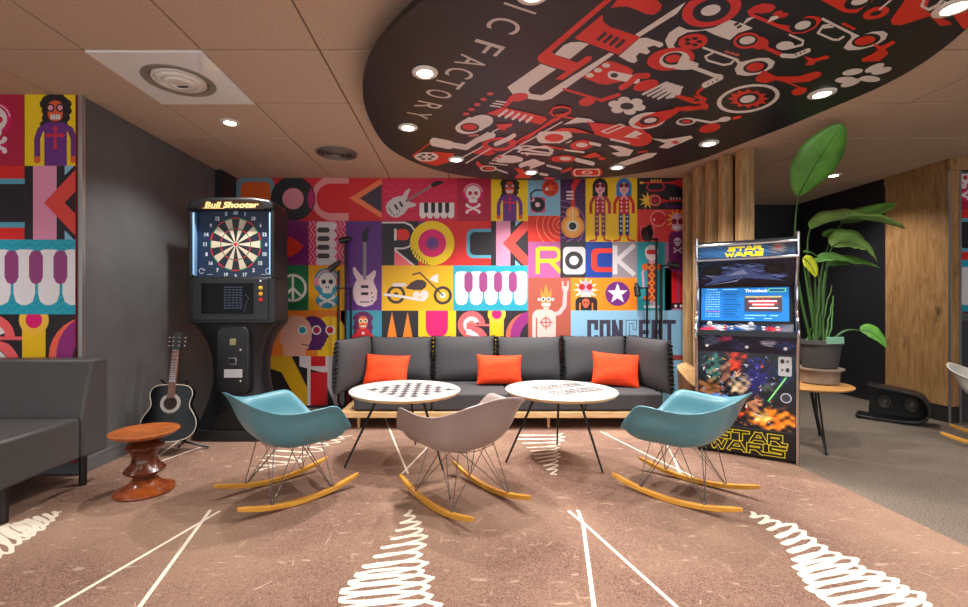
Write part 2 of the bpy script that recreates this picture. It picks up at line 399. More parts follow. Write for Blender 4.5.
    A.tile(527.9, 216, 560, 242, (222, 46, 30))
    for r in (4, 8, 13, 18, 24): A.arc(560.5, 225, r, .7, (240, 150, 110), 90, 270)
    A.tile(560, 170, 585.2, 242, (64, 26, 76))
    for j in range(16): A.lines([(560 + 4 * i, 179 + 4 * j, 562 + 4 * i, 180.6 + 4 * j) for i in range(7)], .6, (96, 50, 108))
    for r in (8, 13, 18, 24): A.arc(560.5, 225, r, .6, (170, 120, 170), -90, 90)
    A.poly([(570, 210), (571, 192), (570.5, 186), (574, 180), (580, 178.5), (580, 181), (576, 187), (574.5, 192), (574.5, 210)], (214, 40, 44))
    A.lines([(566, 192.3 + 3.4 * i, 573, 192.3 + 3.4 * i) for i in range(3)], 1.8, (226, 206, 206))
    A.circ(572.2, 226.6, 11.6, (240, 152, 60)); A.circ(572.2, 213.8, 6.8, (240, 152, 60)); A.circ(572.2, 226.6, 9, (246, 182, 92)); A.circ(572.2, 214, 5, (246, 182, 92)); A.circ(572.2, 226.4, 5.4, (232, 226, 220)); A.circ(572.2, 226.4, 3.8, (36, 50, 66)); A.lines([(572.2, 207, 572.2, 222)], .8, (250, 220, 180))
    A.tile(585.2, 170, 636.6, 242, (240, 196, 12))
    rocker_person(A, 599.7, BK, (176, 44, 56), (236, 206, 206), (120, 40, 96), (240, 200, 60), (120, 20, 50))
    rocker_person(A, 623.4, (40, 120, 196), (206, 30, 40), (240, 230, 230), (30, 52, 116), (230, 230, 236), (120, 20, 40))
    A.tile(636.6, 170, 690, 209.6, BK)
    A.line([(640, 183), (680, 183)], 1.6, (206, 40, 40)); A.poly([(664, 183.5), (674, 181), (681.4, 178), (681.4, 188), (674, 185)], (206, 40, 40)); A.line([(648, 184), (646, 188), (649, 191), (661, 191), (664, 188), (662, 184)], 1.3, (206, 40, 60)); A.circs([(651 + 3 * i, 181.4, 1.1, 1.7) for i in range(4)], (226, 170, 60)); A.circ(641, 183.2, 2, (232, 180, 60), 1.2)
    A.star(647, 201, 9, 4, 9, (236, 186, 40)); A.circ(654.6, 200.8, 6.2, (214, 44, 50)); A.circ(654.6, 200.8, 5, (232, 140, 120)); A.circ(654.6, 200.8, 4, BK); A.circ(654.6, 200.8, 2.6, (206, 30, 50)); A.poly([(660, 199), (668, 200.6), (690, 200.6), (690, 202), (668, 202), (660, 203.5)], (206, 40, 40)); A.line([(665, 203), (666, 207), (684, 207)], 1.2, (110, 40, 120)); A.circs([(670 + 3 * i, 199, 1, 1.5) for i in range(4)], (230, 150, 160))
    A.tile(636.6, 209.6, 690, 242, (216, 52, 50))
    A.circ(657.6, 218.8, 8, (240, 150, 140)); A.circ(657.6, 218.8, 7, (206, 20, 30)); A.circ(653.6, 220, 1, WH); A.rrect(640, 226, 653.6, 241, 1.5, (236, 130, 130)); A.rrect(640.7, 226.7, 652.9, 240.4, 1.2, (206, 44, 50)); A.circ(646.8, 233, 6, BK); A.circ(646.8, 233, 1.6, WH)
    A.tile(636.6, 242, 664.4, 310.4, (28, 146, 158))
    A.line([(643, 288), (642, 272), (645, 268), (652, 267)], 2.4, (200, 150, 190)); A.rrect(646.6, 262.6, 656, 301, 1.5, (130, 30, 60))
    for j in range(5):
        A.star(651.2, 268 + 7.5 * j, 4.4, 2.6, 4, (228, 150, 50)); A.star(651.2, 268 + 7.5 * j, 2.4, 1.4, 4, (206, 40, 40))
    A.circs([(644.4, 267, 3.4), (658.4, 267, 3.4), (644.4, 298, 2)], (222, 100, 40)); A.circ(651, 253, 6.6, (230, 200, 210), 8); A.circ(651, 250.5, 6.6, WH, 5); A.rrect(645.6, 250, 656.4, 254.6, 2.2, (214, 40, 44)); A.rrect(648, 261, 654, 264, 1.4, (220, 150, 160)); A.rect(649, 301, 651, 306, PINK); A.rect(652.4, 301, 654.4, 306, PINK); A.rect(643, 305.5, 660, 308, (200, 214, 220))
    A.tile(664.4, 209.6, 690, 310.4, (178, 120, 160)); A.rect(660, 205, 690, 242, (216, 52, 50))
    A.star(676.4, 220, 11.6, 5.5, 12, (240, 176, 40)); A.rect(671, 268, 690, 303, (206, 24, 36)); A.rect(676.5, 271, 678.6, 303, (150, 60, 110)); A.rect(671, 303, 690, 308.5, (52, 16, 30)); A.circs([(675, 306, 1.5), (680.4, 306, 1.5)], WH)
    A.rrect(668, 231.5, 696, 272, 6, (120, 28, 92)); A.rrect(671.2, 213.4, 682, 231.5, 5, (226, 160, 180)); A.circs([(673.4, 221.8, 2.9), (680, 221.8, 2.9)], (140, 20, 40)); A.rect(673, 226.2, 680.4, 229, WH)
    skull(A, 676.8, 241.4, 3.6, (224, 206, 220), (120, 28, 92)); bones(A, 676.8, 250.4, 3.4, (224, 206, 220))
    A.tile(664.4, 268, 671, 310.4, (178, 130, 168))
    # row two
    A.tile(230, 221.3, 309, 265.4, (116, 20, 100))
    A.poly([(262, 221), (286, 221), (283, 265), (262, 265)], (100, 16, 84)); A.circ(286.3, 247, 5, (226, 150, 40), 10.8); A.poly([(286, 236.2), (292, 237.5), (298, 241), (304.4, 246.6), (298, 252.5), (292, 256.4), (286, 258)], (216, 50, 26))
    A.tile(309, 221.3, 346, 265.4, (226, 130, 158))
    for x in (311.5, 341.5):
        for dx in (-4, 0, 4): A.line([(x + dx + (2.2 if j % 2 else -2.2), 219 + 5.5 * j) for j in range(10)], 1.5, (196, 24, 74), False)
    A._emit([[(317 + x, 222.5 + 8.6 * i + y) for x, y in ((0, 1), (1.5, 0), (17, 0), (19.6, 2), (20.4, 4), (19.6, 6.2), (17, 8.2), (1.5, 8.2), (0, 7))] for i in range(5)], (222, 214, 216))
    A._emit([[(318 + x, 227.8 + 8.6 * i + y) for x, y in ((0, 1), (1.5, 0), (10.5, 0), (12, 1.2), (12, 3.8), (10.5, 5), (1.5, 5), (0, 4))] for i in range(4)], (70, 62, 66))
    A.tile(346, 221.3, 382, 310.4, (92, 36, 124))
    eguitar(A, lambda a, b: (365 + 1.08 * a, 295 + 1.08 * b), (218, 190, 196), BK, (138, 128, 138))
    A.tile(382, 221.3, 418.5, 265.6, BK)
    A.line([(380, 222.8), (405, 222.8), (411, 225.5), (415, 231), (416, 236), (414, 242), (409, 247), (404, 248.6), (395.5, 248.6), (395.5, 262)], 1.8, (216, 206, 208), False)
    A.poly([(394.5, 249), (418, 268), (394.5, 268)], (240, 108, 116)); A.line([(395, 250), (417, 268)], 1.8, (216, 206, 208), False); A.rrect(396, 229.4, 409.6, 240.4, 4.5, (226, 40, 34)); A.rect(394.3, 229, 396.8, 240.6, (216, 206, 208)); A.poly([(401, 249.6), (412, 249.6), (425, 262), (425, 272)], BK)
    A.tile(418.5, 221.3, 457, 265.6, (216, 34, 34))
    A.poly([(418, 221), (426, 221), (418, 232)], PUR)
    A.tile(400, 221.3, 457, 265.6, (216, 34, 34)); A.L = 30; A.v, A.f, A.mi = A.v[:-4], A.f[:-1], A.mi[:-1]
    A.circ(432.3, 243.4, 22.2, (242, 206, 10)); A.circ(432.3, 243.4, 14, (222, 14, 108)); A.circ(432.3, 243.4, 6.6, (132, 54, 128)); A.circ(432.3, 243.4, 3, (96, 60, 150))
    A.lines([(411 + 2.3 * i, 247.5 + 2.1 * i, 408.5 + 2.6 * i, 252.2 + 2.1 * i) for i in range(9)], .9, BK)
    A.tile(457, 221.3, 491, 265.6, (218, 38, 36))
    A.rrect(466.5, 229, 500, 258.4, 7, (86, 164, 190)); A.rrect(469.8, 232.2, 500, 255.2, 5, BK)
    A.tile(490.8, 221.3, 527.9, 265.6, BK)
    A.rect(496, 221, 510.2, 266, (226, 146, 180)); A.poly([(515, 221), (521, 221), (515, 227)], LBL); A.poly([(515, 266), (521, 266), (515, 260)], LBL); A.poly([(502.6, 243.4), (524, 221), (528, 221), (528, 266), (524, 266)], (224, 70, 60)); A.poly([(515, 243.4), (528, 230), (528, 257)], BK)
    A.tile(527.9, 242, 560, 277.8, (170, 84, 144))
    A.block([[(537.5, 272), (537.5, 250)], [(540, 248.7), (553, 248.7)], [(540, 261), (553, 261)], [(550, 261), (559, 271)]], 4, (240, 196, 30)); A.arc(553, 254.9, 6.2, 4, (240, 196, 30), -90, 90)
    A.tile(560, 242, 585.2, 277.8, (38, 36, 40))
    A.rrect(562.7, 247, 585, 274.4, 4, (200, 200, 204)); A.circ(573.6, 260.6, 9, (44, 42, 46)); A.circ(573.6, 260.6, 4.6, (206, 206, 208))
    A.tile(585.2, 242, 611.7, 277.8, (16, 60, 150))
    A.rrect(591, 248.4, 625, 272, 6, (228, 54, 40)); A.rrect(596.5, 253.2, 625, 267.4, 3, (16, 60, 150))
    A.tile(611.7, 242, 636.6, 277.8, (150, 140, 150))
    A.block([[(614.6, 248), (614.6, 272)]], 4.6, (214, 208, 212)); A.line([(634, 245), (617, 260), (634, 275)], 4.6, (214, 208, 212), False)
    # row three
    A.tile(230, 265.4, 309, 310.4, (20, 104, 62)); A.circ(293.4, 288, 14, (214, 210, 206)); A.circ(293.4, 288, 11.4, (20, 104, 62)); A.lines([(293.4, 275, 293.4, 301), (293.4, 288, 284, 297), (293.4, 288, 302.6, 297)], 2.3, (214, 210, 206))
    A.tile(309, 265.4, 346, 310.4, (232, 160, 14))
    A.circ(327.6, 282, 13.6, (50, 140, 166), 14); A.circ(327.6, 300.5, 11.5, (50, 140, 166), 8); A.circs([(317, 282, 2.8, 4.6), (338.2, 282, 2.8, 4.6)], (226, 130, 150)); A.arc(327.6, 281.4, 10.6, 1.6, (226, 160, 170), 190, 350)
    skull(A, 327.7, 281.4, 8.8, (216, 208, 204), (50, 40, 46)); bones(A, 327.7, 300.6, 6.6, (216, 208, 204))
    A.tile(382, 265.6, 453.2, 310.6, (232, 178, 10))
    for cx, cy in ((396.3, 294.6), (442.8, 295.4)):
        A.circ(cx, cy, 9.2, (62, 44, 48)); A.circ(cx, cy, 6.3, (232, 178, 10)); A.circ(cx, cy, 2.4, (62, 44, 48))
    A.circ(442.8, 295.4, 3, WH); A.rrect(392.5, 283, 406.5, 286.6, 1.6, (222, 210, 206)); A.poly([(405.6, 288.4), (411, 282.6), (417, 279.8), (423, 280), (426.8, 283), (426, 287), (422, 290), (414, 290)], (66, 46, 50))
    A.line([(412.8, 274.8), (420, 272.8), (443, 295.4)], 1.4, (52, 38, 42)); A.poly([(429.5, 279.6), (433, 276), (438.2, 274), (438.2, 283), (434, 282)], WH)
    A.circs([(416.4, 295, 3.6), (424.4, 294.6, 4.3)], (222, 214, 212)); A.line([(385, 294.6), (402, 296.6), (418, 299.6), (424, 300), (427, 296)], 2.6, (226, 220, 220))
    A.tile(453.2, 265.6, 527.9, 310.6, (24, 160, 186))
    for j in range(11): A.line([(453 + 3.4 * i, 267 + 4.2 * j + (1.2 if i % 2 else -1.2)) for i in range(23)], .5, (60, 180, 200), False)
    A._emit([[(455 + 14.7 * i + x, y) for x, y in ((0, 275), (1.5, 272.2), (4, 271.6), (10, 271.6), (12, 272.2), (13, 275), (13, 298), (11.5, 303), (8, 305), (4.5, 305), (1.4, 303), (0, 298))] for i in range(5)], (230, 226, 230))
    A._emit([[(464.3 + 14.7 * i + x, y) for x, y in ((0, 276), (1.5, 273), (4.2, 272), (7, 273), (8.4, 276), (8.4, 288), (7, 291.4), (4.2, 292.6), (1.5, 291.4), (0, 288))] for i in range(4)], (146, 62, 122))

    A.tile(527.9, 277.8, 570.4, 352, (168, 82, 66))
    A.line([(549, 315), (559, 313), (564, 306), (565, 290)], 4, (232, 176, 176), False); A.block([[(562.4, 282), (562.4, 287), (567.6, 287), (567.6, 282)]], 1.6, (232, 176, 176)); A.rect(562, 287, 568, 290.4, (232, 176, 176))
    A.rrect(532, 309.5, 555.5, 362, 7, (234, 190, 182)); A.rect(535.5, 318, 537, 360, (168, 82, 66)); A.rect(543, 304, 548.6, 311, (234, 180, 170))
    A.poly([(540.4, 303), (540.4, 288), (543, 294), (545.7, 283.6), (548.5, 294), (551, 288), (551, 303)], (238, 140, 50)); A.rrect(540.4, 295, 551, 307, 4, (232, 130, 60)); A.circs([(538.8, 299.4, 1.4), (552.6, 299.4, 1.4)], WH); A.rrect(541.4, 303, 550, 306.2, 1, WH)
    A.circs([(543, 299.2, 2.2), (548.4, 299.2, 2.2)], WH); A.circs([(543, 299.2, 1.2), (548.4, 299.2, 1.2)], BK)
    A.arc(545.6, 322.4, 4.4, 1, (206, 50, 60)); A.block([[(545.6, 316), (545.6, 329)], [(539, 322.4), (552, 322.4)]], .9, (206, 50, 60))
    A.tile(570.4, 277.8, 636.6, 310.4, (240, 134, 24))
    A.star(585.4, 290, 13, 6.4, 12, (238, 210, 190)); A.rrect(575, 297, 597, 325, 5, BK); A.lines([(579.6, 303, 579.6, 311), (592, 303, 592, 311)], 1.2, ORA); A.rrect(579.6, 281, 591.4, 296.4, 5.5, (226, 160, 180)); A.circs([(581.6, 287, 3.2), (589.2, 287, 3.2)], (172, 24, 46)); A.rect(582, 292.4, 589, 295.2, WH)
    skull(A, 585.4, 302.4, 3.8, (232, 100, 60), BK); A.circ(617, 293.8, 12.2, (106, 36, 120)); A.star(617, 293.8, 10.6, 4.3, 5, (226, 224, 230))
    # row four
    A.tile(230, 310.4, 346, 356, (226, 122, 34))
    A.circ(330, 333, 16, (236, 188, 24), 17); A.rect(318, 333, 341, 358, (236, 188, 24)); A.poly([(340, 328), (348, 340), (342, 342), (342, 346), (336, 352)], (236, 188, 24))
    A.circ(313, 333, 15.5, (80, 24, 96), 17); A.rect(300, 333, 322, 350, (80, 24, 96)); A.poly([(324, 328), (329.5, 337), (325, 339), (325, 345), (320, 350)], (80, 24, 96))
    A.circ(297, 332, 15.5, (216, 158, 140), 16.5); A.poly([(282, 330), (280, 342), (284, 346), (284, 358), (306, 358), (306, 350), (309, 348), (310, 344), (312.6, 338), (308, 330), (306, 326), (290, 322)], (216, 158, 140))
    for x, c1 in ((303, (40, 146, 160)), (317, (170, 20, 70)), (330.5, (190, 24, 40))): A.circ(x, 330, 4.7, WH); A.circ(x, 330, 3.4, c1)
    A.lines([(302, 344, 310, 345.4), (315, 342.6, 323, 344)], .9, (110, 20, 50))
    A.tile(341, 310.4, 382, 356, (60, 146, 170))
    A.circs([(356 + 1.2 * (j % 2), 318 + 4.6 * j, 3.1) for j in range(6)] + [(370.4 - 1.2 * (j % 2), 318 + 4.6 * j, 3.1) for j in range(6)] + [(363.2 + 6 * math.cos(t * .52), 318 - 4 * math.sin(t * .52), 3) for t in range(7)], (96, 30, 86)); A.rect(356, 316, 370, 334, (96, 30, 86))
    A.line([(353.6, 352), (354.4, 337), (360, 332)], 4.4, (206, 20, 30)); A.line([(373, 352), (372, 337), (366, 332)], 4.4, (206, 20, 30)); A.rrect(357, 328.6, 369.6, 362, 2, (210, 22, 30)); A.rrect(359, 316, 367.8, 329, 4, (228, 100, 56)); A.circs([(361.2, 320.8, 2.2), (365.8, 320.8, 2.2)], (244, 222, 180)); A.circs([(361.2, 320.8, 1.1), (365.8, 320.8, 1.1)], BK); A.rect(361, 325.4, 366, 327, WH); A.circs([(363.4, 333, 1.4), (363.4, 337.6, 1.4), (363.4, 342, 1.4)], WH)
    A.tile(382, 310.6, 418.5, 356, BK)
    for x in (392.2, 407.8): A.poly([(x, 312), (x + 6.4, 345), (x + 8, 356), (x - 8, 356), (x - 6.4, 345)], (240, 128, 20))
    A.tile(418.5, 310.6, 456, 356, (242, 200, 10)); A.rrect(425.8, 296, 448, 337, 9, (222, 14, 108)); A.rect(425.8, 300, 448, 328, (222, 14, 108))
    A.tile(456, 310.6, 527.9, 356, (36, 30, 36))
    A.arc(471.4, 324.6, 10.6, 6, (240, 96, 100), 90, 360); A.arc(471.4, 324.6, 5.6, 5, (226, 218, 222), 90, 340); A.circ(471.4, 324.6, 4, (240, 120, 110)); A.arc(466.4, 346, 20, 6, (240, 96, 100), -90, -10); A.arc(466.4, 346, 14, 5, (226, 218, 222), -90, -10); A.rect(474, 324, 490, 326, (240, 96, 100)); A.poly([(474, 326), (490, 331), (484, 326)], BK)
    A.rrect(489.5, 318, 503.6, 362, 2, (238, 190, 10)); A.circ(496.6, 314, 9, (244, 190, 60)); A.circ(496.6, 314, 5, (222, 14, 108))
    A.circ(530, 336, 24.4, (240, 100, 76), 24); A.circ(532, 336, 22, (146, 36, 120), 25); A.circ(534, 340, 14.6, (36, 30, 36), 19)
    A.tile(570.4, 310.4, 690, 355, (134, 182, 212))
    c = (58, 56, 76)
    for x, L in ((587, 'C'), (599.3, 'O'), (611.6, 'N'), (625.4, 'c'), (638.4, 'E'), (651, 'R'), (663.4, 'T')):
        w = 10.6; a, b, t, u = x + 1.8, x + w - 1.8, 321.8, 343.6
        S = {'C': [[(b, 328), (b, t), (a, t), (a, u), (b, u), (b, 337)]], 'O': [[(a, t), (b, t), (b, u), (a, u), (a, t)]], 'N': [[(a, u), (a, t)], [(a, t), (b, u)], [(b, u), (b, t)]],
             'E': [[(b, t), (a, t), (a, u), (b, u)], [(a, 332), (b - 1, 332)]], 'R': [[(a, u), (a, t), (b, t), (b, 332), (a, 332)], [(b, 332), (b, u)]], 'T': [[(a - 1, t), (b + 1, t)], [((a + b) / 2, t), ((a + b) / 2, u)]]}
        if L == 'c': A.block(S['C'], 4, c); A.block(S['C'], 2.6, (134, 182, 212))
        else: A.block(S[L], 4, c)
    A.tile(570.4, 355, 690, 360, (150, 66, 60))
    # row five, mostly behind the sofa
    A.tile(230, 356, 346, 412, (26, 24, 28))
    A.poly([(264, 356), (292, 356), (310, 392), (310, 405), (300, 405), (282, 372), (264, 366)], (204, 158, 20)); A.poly([(300, 356), (336, 356), (346, 392), (346, 360), (346, 412), (338, 412), (322, 372), (300, 366)], (206, 196, 200)); A.rect(307.8, 356, 311, 412, (206, 196, 200)); A.rect(311.4, 356, 326, 366, (196, 20, 30)); A.rect(311.4, 372, 328, 412, (196, 20, 30))
    A.tile(346, 356, 570, 412, (190, 40, 60)); A.tile(570, 360, 690, 412, (134, 182, 212))
    A.C = A.G

# ------------------------------------------------------------------ the room
XL, XR, YF = -2.578, 4.78, 6.35
struct('floor', MB().box(-6.5, -3.5, -.06, 8, 6.6, 0), M_greyc)
cm = MB().box(-6.4, -3.4, .0005, 2.42, 5.0, .003)
carpet = tag(cm.build('carpet', M_brown, None), 'brown mottled carpet with cream scribbles covering the lounge floor', 'carpet')

# ceiling: inset square tiles over a darker backing, joints between them
cb = MB(); cb.box(-6.5, -3.5, CZ + .004, 8, 6.6, CZ + .06); cb.build('ceiling', M_groove); tag(bpy.data.objects['ceiling'], kind='structure')
T = .66; GX, GY = -.788, 3.16
tl = MB(); g = .005
PANEL = (-4, -2)
i0, i1, j0, j1 = -9, 13, -11, 5
for i in range(i0, i1):
    for j in range(j0, j1):
        x, y = GX + i * T, GY + j * T
        if (i, j) == (-2, -1): continue                      # the square air outlet hangs here
        if y + T > 6.5 or x < -6.5: continue
        tl.box(x + g, y + g, CZ - .004, x + T - g, y + T - g, CZ + .006)
struct('ceiling_tiles', tl, M_ceil, bevel=.004)
struct('wall_back', MB().box(XL - .2, BW, 0, 2.70, BW + .1, CZ), M_wallb)
struct('wall_left', MB().box(XL - .15, 3.04, 0, XL, BW, CZ), M_wallg)
struct('trim_1', MB().box(XL, 4.70, 0, -2.51, BW, CZ), M_wallb)                   # dark pier in the corner
struct('wall_left_front', MB().box(-6.5, 3.042, 0, XL - .02, 3.14, CZ), M_wallg)
struct('wall_side_left', MB().box(-6.6, -3.5, 0, -6.5, 3.1, CZ), M_wallg)
struct('baseboard_left', MB().box(XL, 3.05, 0, XL + .012, 4.7, .09), M_wallg)
struct('trim_8', MB().box(XL + .001, 3.05, .09, XL + .014, 4.7, .097), M_alu)
struct('baseboard_back', MB().box(-2.51, BW - .014, 0, 2.25, BW, .09), M_wallb)
struct('wall_far', MB().box(2.2, YF, 0, XR + .1, YF + .1, CZ), M_wallb)
struct('wall_slat_return', MB().box(2.62, 4.16, 0, 2.675, YF, CZ), M_wallb)
struct('wall_right', MB().box(XR, 5.02, 0, XR + .1, YF, CZ), M_wallb)
struct('baseboard_right', MB().box(XR - .012, 5.06, 0, XR, YF, .035), mat('pale_skirting', (150, 140, 128), .5))
struct('wall_side_right', MB().box(7.9, -3.5, 0, 8, 4.5, CZ), M_wallg)
struct('trim_2', MB().box(XL - .005, 3.022, 0, XL + .02, 3.05, CZ), M_alu)         # aluminium corner strip

# the oak clad pillar with plinth and metal edges
struct('wall_pillar', MB().box(XR, 4.36, .16, 4.885, 5.02, CZ), M_pillar, bevel=.003)
struct('baseboard_pillar', MB().box(XR + .006, 4.37, 0, 4.88, 5.01, .16), mat('plinth', (40, 38, 38), .5))
struct('trim_3', MB().box(XR - .006, 4.352, 0, XR + .008, 4.364, CZ - .12), M_alu)
struct('trim_4', MB().box(4.872, 4.350, 0, 4.888, 4.362, CZ - .12), M_alu)
struct('trim_5', MB().box(XR - .012, 4.34, CZ - .115, 7.9, 4.358, CZ), M_pillar)
struct('trim_6', MB().box(XR - .012, 4.358, CZ - .1, XR, 5.02, CZ), M_pillar)
struct('wall_right_front', MB().box(4.885, 4.42, 0, 8, 4.52, CZ), M_wallg)
struct('trim_7', MB().box(4.89, 4.40, 0, 7.9, 4.42, 1.0).box(4.89, 4.392, .55, 7.9, 4.4, .57), mat('grey_panel', (62, 62, 64), .5))

def wallmap(x0, u0, y):
    return lambda u, v, h: Vector((x0 + (u - u0) * BW / F, y - h, CH + (VY - v) * BW / F))
def mural(name, x0, u0, y, clip, label):
    a = Art(wallmap(x0, u0, y), clip); draw_mural(a)
    o = a.build(name)
    bx0 = x0 + (clip[0] - u0) * BW / F; bx1 = x0 + (clip[2] - u0) * BW / F
    z0, z1 = CH + (VY - clip[3]) * BW / F, CH + (VY - clip[1]) * BW / F
    # real thickness: a thin board behind the print
    m = o.data; bm = bmesh.new(); bm.from_mesh(m)
    r = bmesh.ops.create_cube(bm, size=1, matrix=Matrix.Translation(((bx0 + bx1) / 2, y + .006, (z0 + z1) / 2)) @ Matrix.Diagonal((bx1 - bx0, .011, z1 - z0, 1)))
    bm.to_mesh(m); bm.free()
    return tag(o, label, 'mural')
mural('wall_mural', 0, 460, BW - .016, (237, 178.2, 681.9, 405), 'large colourful music-themed mural of lettered squares on the back wall behind the sofa')
mural('wall_mural', -2.952, 490.8, 3.026, (240, 178.2, 521.5, 400), 'narrow piece of colourful mural on the left wall behind the black leatherette sofa')
mural('wall_mural', 4.90 , 469, 4.40, (469, 190, 600, 312), 'sliver of colourful mural at the right edge beside the oak pillar')

# oak slat screen stepping out from the mural wall
slats = [(683, 692.6, 172), (692, 705.5, 165.5), (704.5, 718.5, 160), (717.5, 733.5, 154), (733, 754.5, 148)]
scr = []
prev = BW - .02
for k, (a, b, t) in enumerate(slats):
    d = H * F / (VY - t); x0, x1 = xx(a + .36 * (b - a), d), xx(b, d)
    o = MB().box(0, 0, 0, x1 - x0, .085, CZ - .004).build('oak_slat', M_slat, None, bevel=.003)
    o.location = (x0, d, 0)
    tag(o, ['narrow oak slat nearest the mural in the slatted screen', 'second upright oak slat counted from the mural', 'middle upright oak slat of the five slat screen', 'fourth upright oak slat counted from the mural', 'front upright oak slat standing above the arcade cabinet'][k], 'slat', 'upright oak slats between the mural and the arcade cabinet')

# ------------------------------------------------------------------ carpet scribbles (woven into the carpet's surface)
ca_ = Art(lambda u, v, h: Vector((u, v, .0032 + h)), (-6.3, -3.3, 2.41, 4.98), step=.00002, rough=.95, eps=1e-5)
CRM = (232, 220, 202)
def W(*pts): return [fl(a, b) for a, b in pts]
def scrib(pts, n, w0=.016, c=CRM):
    """loose looping scribble; pts = [(xl, yl, xr, yr), ...] in order from narrow to wide"""
    Q = [(Vector(fl(a, b)), Vector(fl(c_, d))) for a, b, c_, d in pts]; P = []; N = n * 9
    amp = [random.uniform(.72, 1.08) for _ in range(n + 2)]
    for i in range(N + 1):
        t = i / N * (len(Q) - 1); k = min(int(t), len(Q) - 2); f = t - k
        l, r_ = Q[k][0].lerp(Q[k + 1][0], f), Q[k][1].lerp(Q[k + 1][1], f); m_ = (l + r_) / 2; h = (r_ - l) / 2
        al = ((Q[k + 1][0] + Q[k + 1][1]) - (Q[k][0] + Q[k][1])).normalized()
        th = 2 * PI * i / 9; q = i / 9; a = amp[int(q)] + (amp[int(q) + 1] - amp[int(q)]) * (q - int(q))
        P.append(m_ + h * a * math.cos(th) + al * (.16 * h.length * math.sin(th)))
    ca_.line([tuple(p) for p in P], w0, c)
scrib([(407, 513, 411, 511), (389, 540, 428, 532), (352, 572, 430, 562), (322, 600, 444, 588), (328, 640, 452, 622), (330, 700, 470, 680)], 17, .022)
scrib([(748, 515, 753, 513), (775, 538, 800, 527), (790, 566, 840, 552), (802, 590, 888, 575), (836, 618, 935, 598), (860, 660, 990, 640)], 17, .024)
scrib([(553, 477, 556, 475), (538, 462, 560, 458), (526, 449, 560, 447), (512, 434, 567, 434)], 11, .018)
scrib([(58, 511, 60, 513), (22, 520, 46, 530), (0, 527, 26, 541), (-40, 545, -10, 570)], 11, .02)
scrib([(255, 474, 262, 470), (262, 458, 300, 462), (280, 444, 336, 446), (300, 434, 350, 436)], 9, .014)
for a in ([(219, 512), (57, 607), (0, 640)], [(210, 511), (140, 607), (118, 640)], [(569, 512), (584, 524), (676, 607), (720, 650)], [(578, 511), (583, 524), (594, 607), (598, 640)],
          [(601, 432), (657, 460), (693, 477)], [(664, 441), (674, 458), (680, 474)], [(157, 463), (205, 446)], [(155, 459), (179, 441)], [(385, 418), (397, 448), (408, 474)], [(402, 474), (428, 447)]):
    ca_.line(W(*a), .018 if a[0][1] > 500 else .015, CRM)
for i in range(46):                          # short loose dashes of pale yarn
    x, y = random.uniform(-2.3, 2.3), random.uniform(1.5, 3.9); an = random.choice([.9, 2.2, 1.9, 1.2]) + random.uniform(-.15, .15); l = random.uniform(.02, .09)
    ca_.line([(x, y), (x + l * math.cos(an), y + l * math.sin(an))], random.uniform(.002, .005), (186, 162, 140), False)
sc = ca_.build('scribble_pattern', carpet); sc['label'] = 'cream scribbled lines woven into the carpet'

# ------------------------------------------------------------------ hanging round ceiling panel
DZ = CH + HD
def dm(px, py): d = HD * F / (VY - py); return ((px - VX) * d / F, d)
edge = [dm(*p) for p in ((429, 0), (388, 34), (367, 66), (362, 90), (372, 122), (393, 150), (417, 164), (446, 173.5), (480, 178), (540, 180), (608, 177), (681, 166), (740, 143), (809, 117), (911, 66), (968, 37))]
cxd, cyd = .72 * HD, 2.24 * HD
ang = sorted([(math.atan2(y - cyd, x - cxd), math.hypot(x - cxd, y - cyd)) for x, y in edge])
gap = [(a, 1.24 * HD) for a in (-2.0, -1.57, -1.1)]
ang = sorted(ang + gap)
NP = 140
def rad(a):                                   # smooth periodic radius
    s = w = 0
    for t, r in ang:
        d = (a - t + PI) % (2 * PI) - PI; k = math.exp(-(d / .27) ** 2); s += k * r; w += k
    return s / w if w > 1e-6 else 1.24 * HD
ring = [(cxd + rad(-PI + 2 * PI * i / NP) * math.cos(-PI + 2 * PI * i / NP), cyd + rad(-PI + 2 * PI * i / NP) * math.sin(-PI + 2 * PI * i / NP)) for i in range(NP)]
droot = empty('ceiling_disc', (cxd, cyd, DZ), label='big round black ceiling panel printed with red and white music machine shapes', cat='ceiling panel')
db = MB(); db.X = Matrix.Translation((-cxd, -cyd, 0))
db.prism(ring, 0, .035, 'z')
dp = db.build('panel', mat('black_laminate', (26, 26, 31), .42), droot)
for a in (.6, 2.2, 3.8, 5.4): MB().tube([(math.cos(a), math.sin(a), .035), (math.cos(a), math.sin(a), H - HD - .004)], .008).build('hanger', M_blackm, droot)
A = Art(lambda u, v, h: Vector((dm(u, v)[0] - cxd, dm(u, v)[1] - cyd, -.0004 - h)), (300, -200, 1200, 181), step=.00002, rough=.38, eps=2e-6)
R_, W_, K_ = (226, 48, 30), (232, 224, 218), (26, 26, 31)
